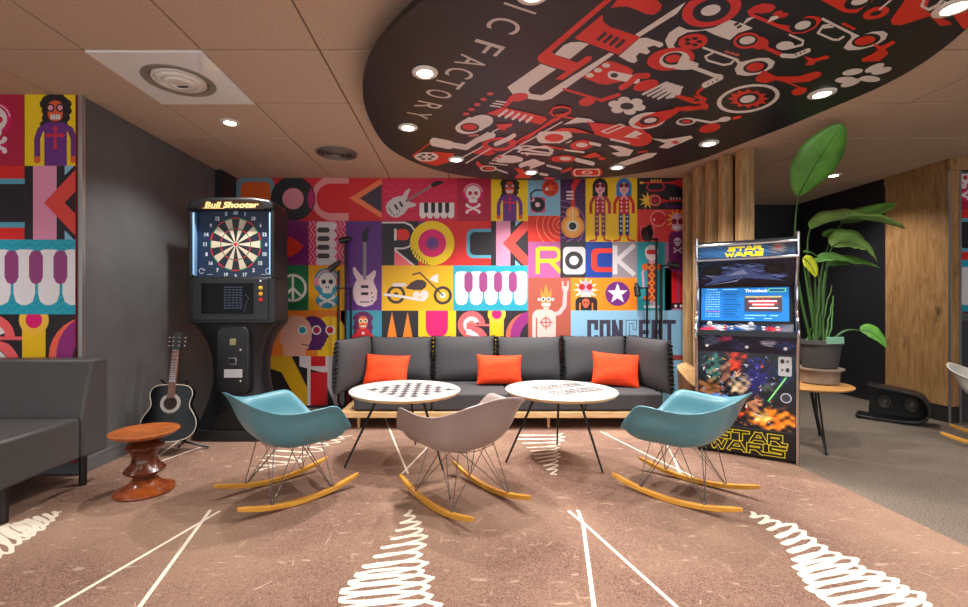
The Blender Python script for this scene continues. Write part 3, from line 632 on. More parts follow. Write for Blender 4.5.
# MUSIC FACTORY lettering in the plane of the panel
rv = Vector((-.43, .9)).normalized(); uv = Vector((.9, .43)).normalized()
letters = [('I', .203, 1.505), ('C', .160, 1.597), ('F', .104, 1.737), ('A', .048, 1.835), ('C', .0, 1.925), ('T', -.048, 2.012), ('O', -.100, 2.115), ('R', -.160, 2.24), ('Y', -.218, 2.345), ('S', .262, 1.39), ('U', .32, 1.27), ('M', .38, 1.14)]
def dl(ch, u, v):
    wch = {'I': .012, 'M': .11}.get(ch, .088) * 1.08; hch = .165
    c = Vector((u * HD, v * HD))
    def M(a, b):
        p = c + rv * ((a - .5) * wch) + uv * ((b - .5) * hch)
        return (p.x, p.y)
    vs, fs, _ = text_mesh(ch)
    Q = [M(a, b) for a, b in vs]
    mi = A.mid((206, 198, 194))
    for f in fs:
        n = len(A.v); A.v += [Vector((Q[i][0] - cxd, Q[i][1] - cyd, -.0005)) for i in f]; A.f.append(tuple(range(n, n + len(f)))); A.mi.append(mi)
for l in letters: dl(*l)
# crop B
A.frame(520, 0, 5.518)
A.poly([(465, 0), (505, 0), (175, 285), (195, 305), (315, 345), (370, 308), (398, 312), (392, 332), (235, 440), (195, 437), (255, 392), (110, 345), (95, 325), (105, 305)], R_)
A.poly([(500, 45), (550, -20), (740, -20), (782, 28), (775, 55), (740, 80), (700, 78), (650, 55), (590, 35), (530, 38)], R_)
A.poly([(300, 210), (455, 80), (460, 120), (500, 150), (560, 168), (665, 205), (545, 302)], R_)
for i in range(4): A.line([(470 + 34 * i, 185 + 13 * i), (432 + 34 * i, 218 + 13 * i)], 19, K_)
A.poly([(635, 190), (850, 50), (915, 10), (865, 75), (660, 203)], W_)
A.poly([(190, 300), (240, 250), (280, 233), (330, 230), (380, 242), (275, 326)], W_)
A.poly([(115, 352), (200, 380), (55, 482), (45, 500), (62, 518), (120, 525), (495, 290), (520, 298), (172, 545), (120, 555), (50, 545), (-40, 520), (-70, 480)], W_)
A.poly([(545, 310), (660, 210), (700, 208), (785, 235), (792, 248), (770, 262), (740, 250), (700, 262), (718, 285), (700, 300), (660, 290), (640, 310), (648, 335), (630, 348), (600, 340)], W_)
A.poly([(345, 425), (480, 335), (520, 340), (600, 370), (625, 390), (615, 420), (560, 450), (480, 467), (430, 460)], R_)
A.circs([(385, 415, 22, 13), (430, 387, 22, 13), (475, 360, 22, 13)], W_); A.line([(505, 412), (640, 440)], 44, W_); A.circ(520, 415, 21, K_, 13)
A.line([(560, 482), (600, 462), (640, 420), (705, 416)], 32, R_); A.circ(695, 470, 72, R_, 28, -14)
for i in range(4): A.line([(678 + 28 * i, 520 + 8 * i), (808 + 24 * i, 455 + 7 * i)], 12, W_)
A.poly([(800, 540), (880, 480), (893, 492), (885, 520), (850, 538), (810, 545)], W_)
A.line([(240, 490), (450, 553)], 13, R_); A.circ(370, 560, 46, R_, 24, -10); A.line([(450, 553), (545, 522)], 20, R_); A.line([(880, 530), (960, 548)], 12, R_)
for a in range(6): A.circ(590 + 72 * math.cos(a * 1.047 + .3), 583 + 32 * math.sin(a * 1.047 + .3), 34, W_, 19)
A.circ(590, 583, 60, W_, 28); A.circ(590, 585, 38, K_, 19)
# crop C
A.frame(660, 0, 5.518)
A.poly([(105, 143), (50, 180), (28, 222), (45, 265), (90, 270), (75, 248), (100, 205), (150, 178), (250, 165), (300, 190), (385, 220), (430, 182), (512, 155), (460, 130), (385, 108), (300, 150), (220, 165), (150, 163)], W_)
A.line([(430, 150), (445, 142)], 14, K_); A.line([(415, 135), (430, 127)], 14, K_)
A.circ(285, 50, 168, R_, 92, -14); A.circ(285, 55, 108, K_, 62, -14); A.circ(280, 55, 56, W_, 29, -14)
A.circ(60, 325, 132, R_, 62, -8); A.circ(80, 328, 84, W_, 46, -8); A.circ(76, 322, 62, K_, 34, -8); A.circ(72, 322, 42, R_, 22, -8)
A.poly([(130, 285), (160, 330), (215, 350), (200, 380), (130, 385), (80, 380)], W_); A.line([(180, 370), (300, 415), (335, 420)], 22, W_); A.line([(335, 425), (245, 470)], 30, W_); A.circs([(265, 462, 5), (290, 452, 5), (315, 440, 5)], K_)
A.circ(182, 228, 82, R_, 43, -8); A.circs([(182 + 36 * math.cos(a * 1.256), 228 + 18 * math.sin(a * 1.256), 17, 9) for a in range(5)], K_)
A.line([(240, 262), (430, 330)], 13, W_); A.line([(290, 290), (250, 310), (262, 332), (350, 357), (390, 350), (405, 335)], 11, W_, close=False); A.circs([(370, 285, 15, 8), (398, 293, 15, 8), (424, 301, 15, 8)], (200, 90, 70))
A.poly([(400, 320), (450, 340), (540, 318), (600, 318), (635, 340), (620, 372), (560, 405), (480, 418), (425, 410), (412, 380), (430, 350)], W_); A.circ(528, 368, 70, K_, 32, -10); A.circ(524, 368, 50, R_, 23, -10)
A.poly([(570, 385), (640, 420), (760, 420), (860, 392), (892, 400), (885, 420), (820, 450), (700, 455), (640, 440), (580, 458), (530, 447), (527, 430)], R_); A.line([(640, 425), (790, 490)], 9, R_); A.circ(768, 502, 44, R_, 20, -14)
A.circ(487, 543, 176, W_, 76, -10); A.circ(487, 543, 152, K_, 63, -10); A.star(487, 543, 116, 84, 12, R_, -90, .46); A.circ(487, 543, 62, K_, 30, -10); A.circ(484, 545, 44, W_, 20, -10)
A.line([(235, 485), (205, 510), (215, 528), (250, 545), (240, 562), (190, 565), (90, 530)], 14, R_); A.line([(250, 575), (225, 590), (160, 600), (90, 598)], 22, R_)
A.line([(505, 80), (650, 140), (700, 160)], 20, R_); A.poly([(495, 90), (480, 60), (520, 30), (570, 15), (625, 20), (640, 40), (610, 65), (560, 72), (520, 70)], R_)
A.poly([(650, 130), (720, 140), (760, 110), (820, 85), (880, 90), (892, 110), (860, 150), (800, 180), (740, 185), (690, 165)], R_); A.circ(788, 137, 78, K_, 36, -16); A.circ(788, 137, 46, W_, 22, -16)
A.poly([(455, 135), (480, 98), (528, 90)], W_); A.poly([(590, 125), (612, 90), (645, 84), (660, 95)], W_); A.circ(650, 70, 30, R_, 12, -16); A.circ(680, 82, 30, R_, 12, -16)
A.circ(480, 222, 76, R_, 44, -8); A.circ(548, 235, 52, R_, 36); A.line([(570, 255), (670, 300)], 22, R_); A.circ(480, 222, 60, K_, 32, -8); A.circ(482, 220, 44, W_, 22, -8); A.line([(675, 305), (740, 308), (820, 275)], 24, W_); A.circs([(750, 300, 5), (775, 292, 5), (798, 283, 5)], K_)
A.line([(715, 190), (790, 222), (785, 245), (720, 262)], 12, W_); A.circ(690, 250, 50, W_, 24, -6)
A.poly([(790, 305), (850, 322), (925, 303), (935, 318), (862, 338), (845, 357), (798, 358), (820, 335)], R_)
for i in range(4): A.line([(-10 + 26 * i, 500 + 2 * i), (45 + 26 * i, 455 + 8 * i)], 12, W_)
A.line([(870, 180), (900, 140), (935, 135)], 12, W_)
# crop D
A.frame(800, 0, 5.518)
A.line([(125, 102), (300, 190)], 15, W_); A.line([(180, 145), (120, 150), (100, 180), (180, 215), (210, 218), (240, 200)], 12, W_); A.circs([(245, 130, 16, 8), (268, 142, 16, 8), (292, 154, 16, 8)], R_)
A.poly([(270, 170), (330, 195), (400, 172), (460, 168), (485, 185), (470, 215), (410, 250), (330, 272), (265, 275), (240, 262), (262, 230), (285, 205)], W_); A.circ(365, 220, 82, K_, 34, -12); A.circ(358, 222, 58, R_, 23, -12)
A.poly([(395, 235), (450, 252), (515, 220), (527, 235), (470, 268), (490, 290), (440, 335), (345, 338), (340, 322), (400, 295), (432, 272)], R_)
for x, y, a in ((290, 395, -10), (250, 438, -4), (280, 455, -18), (412, 372, -22), (450, 388, -14), (385, 433, 2)): A.circ(x, y, 58, W_, 17, a)
A.poly([(85, -20), (240, 65), (310, 70), (430, -20)], R_); A.circ(320, 8, 80, K_, 36, -16); A.circ(330, 2, 50, W_, 20, -16)
A.circ(420, 68, 76, R_, 32, -16); A.circ(420, 70, 34, K_, 12, -16); A.line([(440, 48), (510, -10)], 10, W_)
A.poly([(590, -20), (500, 108), (510, 134), (560, 136), (640, 110), (715, 86), (775, 140), (838, 134), (830, 118), (690, 55), (720, -20)], R_)
A.line([(690, -20), (672, 30), (710, 50), (760, 25), (790, -10)], 16, W_); A.line([(800, 10), (810, 50), (870, 66), (960, 50)], 16, W_)
A.poly([(830, 60), (960, 40), (960, 190), (895, 150)], R_); A.poly([(858, 262), (868, 222), (900, 192), (960, 190), (960, 230)], R_)
# crop E
A.frame(400, 90, 6.05)
A.circs([(400, 143, 20, 10), (433, 115, 20, 10), (468, 85, 20, 10), (506, 54, 20, 10), (546, 20, 20, 10)], (214, 60, 56))
A.circ(488, 190, 76, W_, 42, -8); A.circ(418, 222, 84, W_, 42, -6); A.poly([(360, 195), (420, 160), (555, 200), (490, 245)], W_); A.circ(422, 224, 58, K_, 28); A.circ(422, 222, 44, R_, 19)
A.poly([(522, 140), (620, 100), (880, 160), (890, 180), (850, 207), (780, 190), (620, 152), (560, 150)], R_)
A.line([(640, 85), (680, 50), (740, 35)], 30, R_); A.circ(715, 42, 62, R_, 24, -8)
for i in range(5): A.line([(645 + 38 * i, 122 + 10 * i), (598 + 42 * i, 155 + 9 * i)], 15, W_)
for i in range(3): A.line([(545 + 18 * i, 92 - 14 * i), (608 + 16 * i, 100 - 14 * i)], 8, W_)
A.line([(210, 312), (400, 345), (470, 300), (560, 270)], 34, W_); A.line([(205, 312), (300, 330)], 52, W_); A.line([(180, 320), (78, 395)], 8, R_)
A.poly([(70, 395), (130, 385), (210, 370), (330, 382), (310, 430), (220, 458), (120, 432)], R_); A.circ(160, 402, 72, W_, 28); A.circs([(160 + 38 * math.cos(a * 1.05), 402 + 15 * math.sin(a * 1.05), 14, 6) for a in range(6)], K_)
A.poly([(470, 285), (530, 250), (580, 265), (570, 290), (500, 300)], W_); A.line([(560, 250), (620, 220)], 8, W_); A.poly([(580, 205), (680, 198), (680, 215), (640, 230), (640, 243), (600, 238)], R_)
A.circ(600, 325, 106, R_, 42, -4); A.circ(596, 325, 66, K_, 25); A.line([(580, 325), (640, 300), (690, 272)], 26, W_)
A.poly([(435, 365), (520, 350), (580, 378), (540, 395), (440, 380)], R_); A.line([(400, 440), (548, 350)], 8, W_); A.line([(370, 410), (500, 340)], 8, W_); A.line([(420, 275), (470, 270)], 14, (200, 120, 110))
A.line([(690, 320), (968, 165)], 12, R_); A.line([(560, 425), (980, 190)], 7, W_)
A.poly([(560, 420), (600, 390), (700, 395), (745, 410), (740, 430), (680, 440), (600, 438)], W_); A.circs([(600, 403, 16, 7), (580, 418, 12, 5)], R_); A.line([(540, 440), (650, 452)], 7, W_)
A.line([(470, 440), (490, 462), (560, 470)], 22, R_); A.circ(535, 473, 52, W_, 18); A.circ(535, 473, 38, K_, 12); A.circ(540, 473, 26, R_, 8); A.line([(590, 480), (650, 500)], 9, W_)
A.poly([(690, 470), (740, 475), (800, 530), (690, 532), (720, 500)], R_); A.line([(730, 455), (810, 430)], 26, W_); A.line([(790, 470), (870, 440)], 12, W_); A.line([(850, 505), (890, 512)], 16, W_); A.circ(905, 533, 38, R_, 8)
A.circ(900, 285, 74, W_, 34); A.circ(905, 285, 52, K_, 24); A.circ(910, 285, 46, R_, 18)
A.line([(700, 350), (830, 370), (920, 382), (900, 350), (760, 335), (720, 345)], 11, W_); A.circs([(720, 370, 10, 6), (740, 380, 10, 6), (770, 388, 10, 6)], W_); A.circ(955, 415, 40, R_, 18)
# crop F
A.frame(520, 90, 4.4)
A.line([(0, 235), (140, 130), (215, 100)], 9, R_); A.line([(150, 112), (132, 95), (150, 76), (190, 70), (222, 80), (220, 95), (190, 105), (160, 108), (230, 122), (300, 140)], 9, R_)
A.poly([(190, 150), (250, 118), (310, 125), (330, 140), (280, 140)], W_); A.poly([(140, 180), (180, 165), (240, 165), (330, 195), (470, 230), (560, 215), (575, 200), (540, 170), (470, 155), (300, 140), (330, 190)], R_)
A.circ(520, 212, 62, R_, 34); A.line([(360, 180), (440, 148), (460, 156), (385, 188)], 6, W_, close=True); A.line([(400, 215), (480, 232)], 9, W_); A.poly([(455, 205), (510, 175), (540, 190), (505, 205), (540, 212)], W_)
A.rrect(75, 180, 230, 232, 24, W_); A.circ(150, 208, 42, R_, 18); A.line([(180, 235), (240, 205)], 10, K_); A.circ(272, 240, 52, R_, 22, -6); A.circ(272, 240, 26, W_, 10); A.line([(310, 232), (350, 240)], 14, W_)
A.line([(105, 242), (200, 260)], 8, R_); A.line([(200, 262), (280, 272)], 8, W_); A.poly([(270, 292), (330, 272), (360, 290), (310, 298)], R_); A.circ(360, 300, 16, R_, 6)
A.poly([(385, 240), (440, 245), (500, 262), (480, 288), (430, 290), (400, 275), (440, 270)], W_); A.line([(520, 272), (560, 266)], 8, R_); A.poly([(430, 320), (560, 275), (605, 275), (580, 295), (470, 330)], W_)
A.poly([(575, 210), (640, 215), (752, 198), (762, 208), (700, 235), (650, 255), (610, 250), (640, 232)], W_); A.star(684, 228, 24, 10, 6, R_, -90, .5)
A.circ(560, 132, 82, W_, 36, -8); A.poly([(500, 150), (540, 115), (600, 95), (690, 78), (700, 92), (660, 120), (600, 152), (540, 165)], R_); A.circ(570, 132, 44, K_, 18, -8); A.circ(574, 131, 28, W_, 11, -8)
A.line([(690, 82), (740, 72), (820, 78), (825, 65), (800, 55), (795, 35), (770, 25)], 11, R_); A.circ(730, 136, 44, W_, 17, -6); A.circ(730, 136, 32, K_, 11); A.circ(732, 136, 20, R_, 6); A.line([(772, 128), (840, 140), (900, 128)], 10, W_); A.circ(900, 126, 28, W_, 11, -10); A.circ(835, 165, 48, R_, 19, -12)
A.line([(940, 122), (968, 115)], 12, R_); A.circ(200, 300, 48, R_, 15); A.circ(200, 300, 26, W_, 8); A.line([(250, 305), (320, 322)], 18, W_); A.circ(245, 362, 18, R_, 18); A.circ(345, 360, 18, R_, 18); A.rrect(236, 344, 352, 378, 14, W_); A.rrect(242, 348, 346, 374, 12, R_); A.circ(295, 361, 24, W_, 8); A.circ(295, 361, 13, R_, 5)
A.line([(0, 262), (110, 245), (145, 262), (130, 285), (20, 275)], 8, W_); A.poly([(0, 320), (60, 300), (110, 320), (60, 340)], W_); A.line([(120, 330), (180, 345)], 9, W_); A.poly([(175, 358), (230, 335), (225, 350), (190, 362)], R_)
# trim the print at the rim of the panel
rim = [(x - cxd, y - cyd) for x, y in [(cxd + (x - cxd) * .997, cyd + (y - cyd) * .997) for x, y in ring]]
nv, nf, nm = [], [], []
for f, mi_ in zip(A.f, A.mi):
    P = [A.v[i] for i in f]; h_ = P[0].z
    if all(math.hypot(p.x, p.y) < 1.2 * .9 * HD * .8 for p in P): Q = [(p.x, p.y) for p in P]
    else:
        Q = [(p.x, p.y) for p in P]
        for k in range(len(rim)):
            a, b = rim[k - 1], rim[k]; ex, ey = b[0] - a[0], b[1] - a[1]; out_ = []
            for m_ in range(len(Q)):
                p, q = Q[m_ - 1], Q[m_]; dp = ex * (p[1] - a[1]) - ey * (p[0] - a[0]); dq = ex * (q[1] - a[1]) - ey * (q[0] - a[0])
                if (dp >= 0) != (dq >= 0): t = dp / (dp - dq); out_.append((p[0] + t * (q[0] - p[0]), p[1] + t * (q[1] - p[1])))
                if dq >= 0: out_.append(q)
            Q = out_
            if len(Q) < 3: break
    if len(Q) >= 3: n_ = len(nv); nv += [Vector((x, y, h_)) for x, y in Q]; nf.append(tuple(range(n_, n_ + len(Q)))); nm.append(mi_)
A.v, A.f, A.mi = nv, nf, nm
A.build('print', droot)
# ------------------------------------------------------------------ soft furnishings
def pillow(mb, w, h, t, edge=.02, n=18, p=3.0, pinch=.0, wav=0.0, seed=0):
    """cushion standing in the XZ plane, base at z=0, thickness along y"""
    rnd = random.Random(seed); vs = []; fs = []
    ph = [rnd.uniform(0, 6) for _ in range(4)]
    for s in (-1, 1):
        for j in range(n + 1):
            for i in range(n + 1):
                u, v = -1 + 2 * i / n, -1 + 2 * j / n
                u2, v2 = math.sin(u * PI / 2), math.sin(v * PI / 2)
                f = ((1 - abs(u2) ** p) * (1 - abs(v2) ** p)) ** .5
                px = u2 * w / 2 * (1 - pinch * (1 - v2 * v2) * abs(u2)); pz = h / 2 + v2 * h / 2 * (1 - pinch * (1 - u2 * u2) * abs(v2))
                wob = wav * (math.sin(u * 5 + ph[0] + v * 2) + math.sin(v * 7 + ph[1] - u * 3)) * f
                vs.append((px, s * (edge / 2 + (t - edge) / 2 * f + wob), pz))
    N = (n + 1) ** 2
    for s in (0, 1):
        for j in range(n):
            for i in range(n):
                a = s * N + j * (n + 1) + i; q = (a, a + 1, a + n + 2, a + n + 1); fs.append(q if s == 0 else q[::-1])
    per = [i for i in range(n)] + [n + j * (n + 1) for j in range(n)] + [n * (n + 1) + n - i for i in range(n)] + [(n - j) * (n + 1) for j in range(n)]
    for k in range(len(per)):
        a, b = per[k], per[(k + 1) % len(per)]; fs.append((a, a + N, b + N, b))
    return mb.add(vs, fs)
def frill(path, amp=.02, pitch=.022, width=.035, out=(0, 0, 1)):
    """gathered ribbon following a path, zigzagging across y"""
    mb = MB(); vs = []; fs = []; path = [Vector(p) for p in path]
    L = [0]
    for a, b in zip(path, path[1:]): L.append(L[-1] + (b - a).length)
    n = int(L[-1] / pitch); out = Vector(out)
    for i in range(n + 1):
        t = i / n * L[-1]; k = 0
        while k < len(L) - 2 and L[k + 1] < t: k += 1
        f = (t - L[k]) / (L[k + 1] - L[k]); p = path[k].lerp(path[k + 1], f); d = (path[k + 1] - path[k]).normalized(); side = d.cross(out).normalized()
        w = width * random.uniform(.75, 1.15); a = (amp if i % 2 else -amp) * random.uniform(.6, 1.2)
        vs += [p + side * a * .3 - out * .012, p + side * a + out * w, p + side * (a + .006) + out * w, p + side * (a * .3 + .006) - out * .012]
    for i in range(n):
        a, b = i * 4, i * 4 + 4
        fs += [(a, b, b + 1, a + 1), (a + 1, b + 1, b + 2, a + 2), (a + 2, b + 2, b + 3, a + 3), (a + 3, b + 3, b, a)]
    return mb.add(vs, fs)

# the long sofa
FY, BY = 4.16, 4.86                      # front of the seat, foot of the back cushions
seats = [-.985, -.262, .452, 1.16, 1.88]
sofa = empty('sofa', (.45, 4.5, .004), label='long charcoal sofa with frilled back cushions on a pale oak base along the mural', cat='sofa')
def sp(mb): mb.X = Matrix.Translation((-.45, -4.5, 0)) @ mb.X; return mb
sp(MB()).box(-1.11, 4.114, .108, 1.98, 4.86, .166).build('base', M_oak, sofa, bevel=.006)
for x in (-.95, -.30, .45, .83, 1.62):
    for y in (4.19, 4.78):
        m = sp(MB()); m.tube([(x, y, 0), (x, y, .106)], [.012, .018], 12); m.build('leg', M_oak, sofa)
for a, b in zip(seats, seats[1:]):
    m = sp(MB()); m.box(a + .002, FY - .04, .174, b - .002, 4.86, .335); m.build('seat_cushion', M_sofa, sofa, bevel=.022, seg=3)
bx = [-.98, -.292, .39, 1.10, 1.80]
for k, (a, b) in enumerate(zip(bx, bx[1:])):
    w, h, y0 = b - a - .012, .480 + .008 * (k % 2), 4.82
    L = Matrix.Translation((-.45 + (a + b) / 2, -4.5 + y0, .325)) @ Matrix.Rotation(math.radians(-9), 4, 'X')
    m = MB(); m.X = L; pillow(m, w, h, .24, .03, 18, 3.4, .012, .003, k); c = m.build('back_cushion', M_sofa, sofa, angle=75)
    top = [(-w / 2 + w * i / 14, 0, h - .012 - .010 * math.sin(PI * i / 14)) for i in range(15)]
    f = MB(); f.X = L
    g = frill(top, .006, .02, .022, (0, 0, 1)); f.add(g.v, g.f)
    for s in (-1, 1):
        g = frill([(s * (w / 2 - .004), -.035, .04 + (h - .04) * i / 10) for i in range(11)], .024, .022, .05, (s * .12, -1, 0)); f.add(g.v, g.f)
    f.build('frill', M_frill, c, smooth=False)
for s, (x0, y0, x1, y1) in ((-1, (-1.165, 4.15, -1.02, 4.84)), (1, (1.965, 4.15, 1.85, 4.84))):
    p, q = Vector((x0, y0, 0)), Vector((x1, y1, 0)); w = (q - p).length; ang = math.atan2(q.y - p.y, q.x - p.x)
    c0 = (p + q) / 2; h = .50
    L = Matrix.Translation((c0.x - .45, c0.y - 4.5, .32)) @ Matrix.Rotation(ang, 4, 'Z') @ Matrix.Rotation(math.radians(-3 * s), 4, 'X')
    m = MB(); m.X = L; pillow(m, w, h, .2, .03, 18, 3.4, .012, .003, 9 + s); c = m.build('side_cushion', M_sofa, sofa, angle=75)
    f = MB(); f.X = L
    g = frill([(-w / 2 + w * i / 12, 0, h - .014) for i in range(13)], .006, .02, .018, (0, 0, 1)); f.add(g.v, g.f)
    g = frill([(-w / 2 + .004, 0, .03 + (h - .04) * i / 10) for i in range(11)], .024, .02, .032, (-1, 0, 0)); f.add(g.v, g.f)
    f.build('frill', M_frill, c, smooth=False)

for (x, y, rz, rx, w, h, lab, sd) in ((xx(384.5, 4.44), 4.44, -5, -22, .455, .325, 'orange cushion at the left end of the charcoal sofa', 1),
                                 (xx(499.5, 4.53), 4.53, 2, -14, .47, .305, 'orange cushion in the middle of the charcoal sofa between the tables', 2),
                                 (xx(615, 4.44), 4.44, -12, -20, .462, .34, 'orange cushion at the right end of the charcoal sofa', 3)):
    m = MB(); pillow(m, w, h, .15, .012, 18, 2.6, .07, .004, sd)
    o = m.build('scatter_cushion', M_orange, None, angle=80)
    o.location = (x, y, .345); o.rotation_euler = (math.radians(rx), math.radians({1: 2, 2: 1, 3: 4}[sd]), math.radians(rz)); tag(o, lab, 'cushion', 'orange cushions on the charcoal sofa')

# the black leatherette sofa on the left
ls = empty('sofa', (-2.365, 3.0, .004), label='dark grey leatherette sofa with a high straight back under the left mural', cat='sofa')
m = MB(); m.prism([(.0, .80), (.0, .19), (-.20, .19), (-.20, .46), (-.13, .80)], -2.2, 0, 'x'); m.build('backrest', M_leather, ls, bevel=.015, seg=3)
m = MB(); m.box(-2.2, -.72, .185, -.012, -.198, .445); m.build('seat', M_leather, ls, bevel=.02, seg=3)
for x in (-.05, -1.4, -2.1):
    for y in (-.14, -.64):
        m = MB(); m.tube([(x, y, 0), (x, y, .19)], .022, 14); m.build('leg', M_black, ls)

# ------------------------------------------------------------------ rocking armchairs
def shell_mesh():
    rim = [(0, .290, .352), (.12, .290, .358), (.205, .282, .366), (.262, .250, .400), (.300, .195, .478), (.322, .130, .545), (.326, .04, .548), (.318, -.06, .540), (.292, -.16, .546), (.245, -.245, .576), (.16, -.305, .612), (0, -.325, .632)]
    pts = [Vector(p) for p in rim] + [Vector((-p[0], p[1], p[2])) for p in rim[-2:0:-1]]
    n = len(pts); P = []
    for i in range(n):                        # Catmull-Rom to 4x
        a, b, c, d = pts[i - 1], pts[i], pts[(i + 1) % n], pts[(i + 2) % n]
        for t in (0, .25, .5, .75): P.append(.5 * ((2 * b) + (c - a) * t + (2 * a - 5 * b + 4 * c - d) * t * t + (3 * b - a - 3 * c + d) * t ** 3))
    N = len(P); K = 22; vs = []; fs = []
    c0 = Vector((0, .02, .288))
    vs.append(c0)
    for k in range(1, K + 1):
        s = k / K
        for p in P:
            front = max(0, min(1, (p.y - .05) / .22)); back = max(0, min(1, (-p.y - .08) / .2)); a = s * PI / 2
            fr = front * max(0, 1 - abs(p.x) / .27)
            e = 1.35
            hh = math.sin(a) ** .92; gg = (1 - math.cos(a)) ** e
            hb = .58 * math.sin(a) + .42 * s; gb = s ** 2.5 * .55 + (1 - math.cos(a)) ** 1.3 * .45
            hf = s; gf = s ** 2.2 * 1.25 - .25 * s ** 7
            h = hh + (hb - hh) * back; g = gg + (gb - gg) * back
            h = h + (hf - h) * fr; g = g + (gf - g) * fr
            d = p - c0
            fl_ = .028 * max(0, (s - .84) / .16) ** 2 * (1 - fr)      # outward rolled lip
            inw = .022 * (1 - fr) * math.sin(PI * min(1, s)) 
            r = Vector((d.x, d.y, 0)); l = r.length or 1
            q = c0 + r * (h * (l - .022) / l) + r / l * fl_ ; q.z = c0.z + d.z * g - (.012 * max(0, (s - .93) / .07) ** 2 if s > .93 else 0) * (1 - fr)
            vs.append(q)
    for i in range(N): fs.append((0, 1 + i, 1 + (i + 1) % N))
    for k in range(K - 1):
        for i in range(N):
            j = (i + 1) % N; a = 1 + k * N; fs.append((a + i, a + N + i, a + N + j, a + j))
    return vs, fs
SH = shell_mesh()
def rocking_chair(c, ang, m, label, group=None):
    """ang = heading of the chair's front in the floor plane"""
    r = empty('rocking_chair', (c[0], c[1], .0045), ang - PI / 2, label, 'chair', group); r.scale = (1.05, 1.05, 1.05)
    b = MB(); b.add(*SH); o = b.build('seat_shell', m, r, angle=80)
    so = o.modifiers.new('thickness', 'SOLIDIFY'); so.thickness = .0065; so.offset = 0
    R = 1.02; zy = lambda y: R - math.sqrt(R * R - y * y)
    for s in (-1, 1):
        b = MB(); n = 18; vs = []; fs = []
        for i in range(n + 1):
            y = -.345 + .69 * i / n; z = zy(y); e = min(1, min(i, n - i) / 2.5 + .45); w = .014 * e; t = .026 * (.6 + .4 * e)
            for dx, dz in ((-w, 0), (w, 0), (w, t), (-w, t)): vs.append((s * .198 + dx, y, z + dz))
        for i in range(n):
            a = i * 4
            for k in range(4): fs.append((a + k, a + (k + 1) % 4, a + 4 + (k + 1) % 4, a + 4 + k))
        fs += [(3, 2, 1, 0), (n * 4, n * 4 + 1, n * 4 + 2, n * 4 + 3)]
        b.add(vs, fs); b.build('rocker', M_rocker, r, bevel=.003)
    b = MB()
    W_ = .0026
    for s in (-1, 1):
        for y, in ((.17,), (-.17,)):
            foot = Vector((s * .198, y, zy(y) + .024)); sy = 1 if y > 0 else -1
            m1, m2 = Vector((s * .125, sy * .135, .318)), Vector((s * .125, sy * .02, .306))
            u1 = foot + (m1 - foot) * .05 + Vector((0, 0, -.004))
            b.tube([m1, foot + Vector((0, sy * .008, .006)), foot, foot + Vector((0, -sy * .008, .006)), m2], W_, 6)
            b.ball(foot + Vector((0, 0, .002)), .006, 6)
            b.tube([foot + Vector((0, 0, .002)), Vector((-s * .09, sy * .10, .308))], W_ * .85, 6)
        b.tube([Vector((s * .125, .135, .318)), Vector((s * .125, .02, .304)), Vector((s * .125, -.135, .322))], W_, 6)
        b.tube([Vector((s * .125, .06, .305)), Vector((s * .182, -.165, .05))], W_ * .8, 6)
    for y in (.135, -.135): b.tube([(-.125, y, .318), (0, y, .303), (.125, y, .318)], W_, 6)
    b.build('wire_base', M_wire, r)
    return r
rocking_chair((-1.055, 2.75), math.atan2(.69, .72), M_teal, 'teal rocking armchair at the left, in front of the dart machine', 'teal rocking armchairs')
rocking_chair((.009, 2.655), math.atan2(.79, -.61), M_mauve, 'mauve grey rocking armchair in the middle, between the two round tables')
rocking_chair((1.374, 2.75), math.atan2(.70, -.71), M_teal, 'teal rocking armchair at the right, in front of the arcade cabinet', 'teal rocking armchairs')
rocking_chair((4.43, 3.59), math.atan2(-.82, .57), M_cream, 'white rocking armchair cut off by the right edge of the picture')

# ------------------------------------------------------------------ round tables
def table(c, legs, rz, label, kind, off):
    r = empty('round_table', (c[0], c[1], .008), 0, label, 'table', 'round white tables in front of the sofa'); h = .522
    R = .408
    b = MB(); b.mi = 0; b.lathe([(R - .012, h - .022), (R, h - .006), (R, h - .002)], 72); b.mi = 1; b.lathe([(R, h - .002), (R - .002, h)], 72)
    b.build('table_top', [M_oak, mat('white_laminate', (190, 186, 181), .3)], r)
    a = Art(lambda u, v, l: Vector((off[0] + u * math.cos(rz) - v * math.sin(rz), off[1] + u * math.sin(rz) + v * math.cos(rz), h + .0006 + l)), step=.0001)
    k = (52, 56, 66); s = .232 if kind == 'chess' else .236
    if kind == 'chess':
        a.line([(-s, -s), (s, -s), (s, s), (-s, s)], .009, k, close=True)
        q = 2 * (s - .012) / 8
        a._emit([[(-s + .012 + q * i, -s + .012 + q * j), (-s + .012 + q * (i + 1), -s + .012 + q * j), (-s + .012 + q * (i + 1), -s + .012 + q * (j + 1)), (-s + .012 + q * i, -s + .012 + q * (j + 1))] for i in range(8) for j in range(8) if (i + j) % 2], k)
    else:
        a.line([(-s, -s * .8), (s, -s * .8), (s, s * .8), (-s, s * .8)], .008, (44, 48, 56), close=True)
        a._emit([[(x, y), (x + w_, y), (x + w_, y + .034), (x, y + .034)] for j in range(7) if j != 3 for i in range(12) for x, y, w_ in [(-s + .016 + .031 * i * 1.18, -s * .8 + .02 + .048 * j, random.uniform(.016, .032))]], (50, 54, 62))
    bo = a.build('board_print', r)
    bo['label'] = 'printed game board on the table top'
    for lx, ly in legs:
        dx, dy = lx - c[0], ly - c[1]; l = math.hypot(dx, dy)
        b = MB(); b.tube([(dx * .44, dy * .44, h - .022), (dx, dy, 0)], [.010, .007], 10); b.tube([(dx * .44, dy * .44, h - .028), (dx * .44, dy * .44, h - .02)], .03, 16)
        b.build('leg', M_blackm, r)
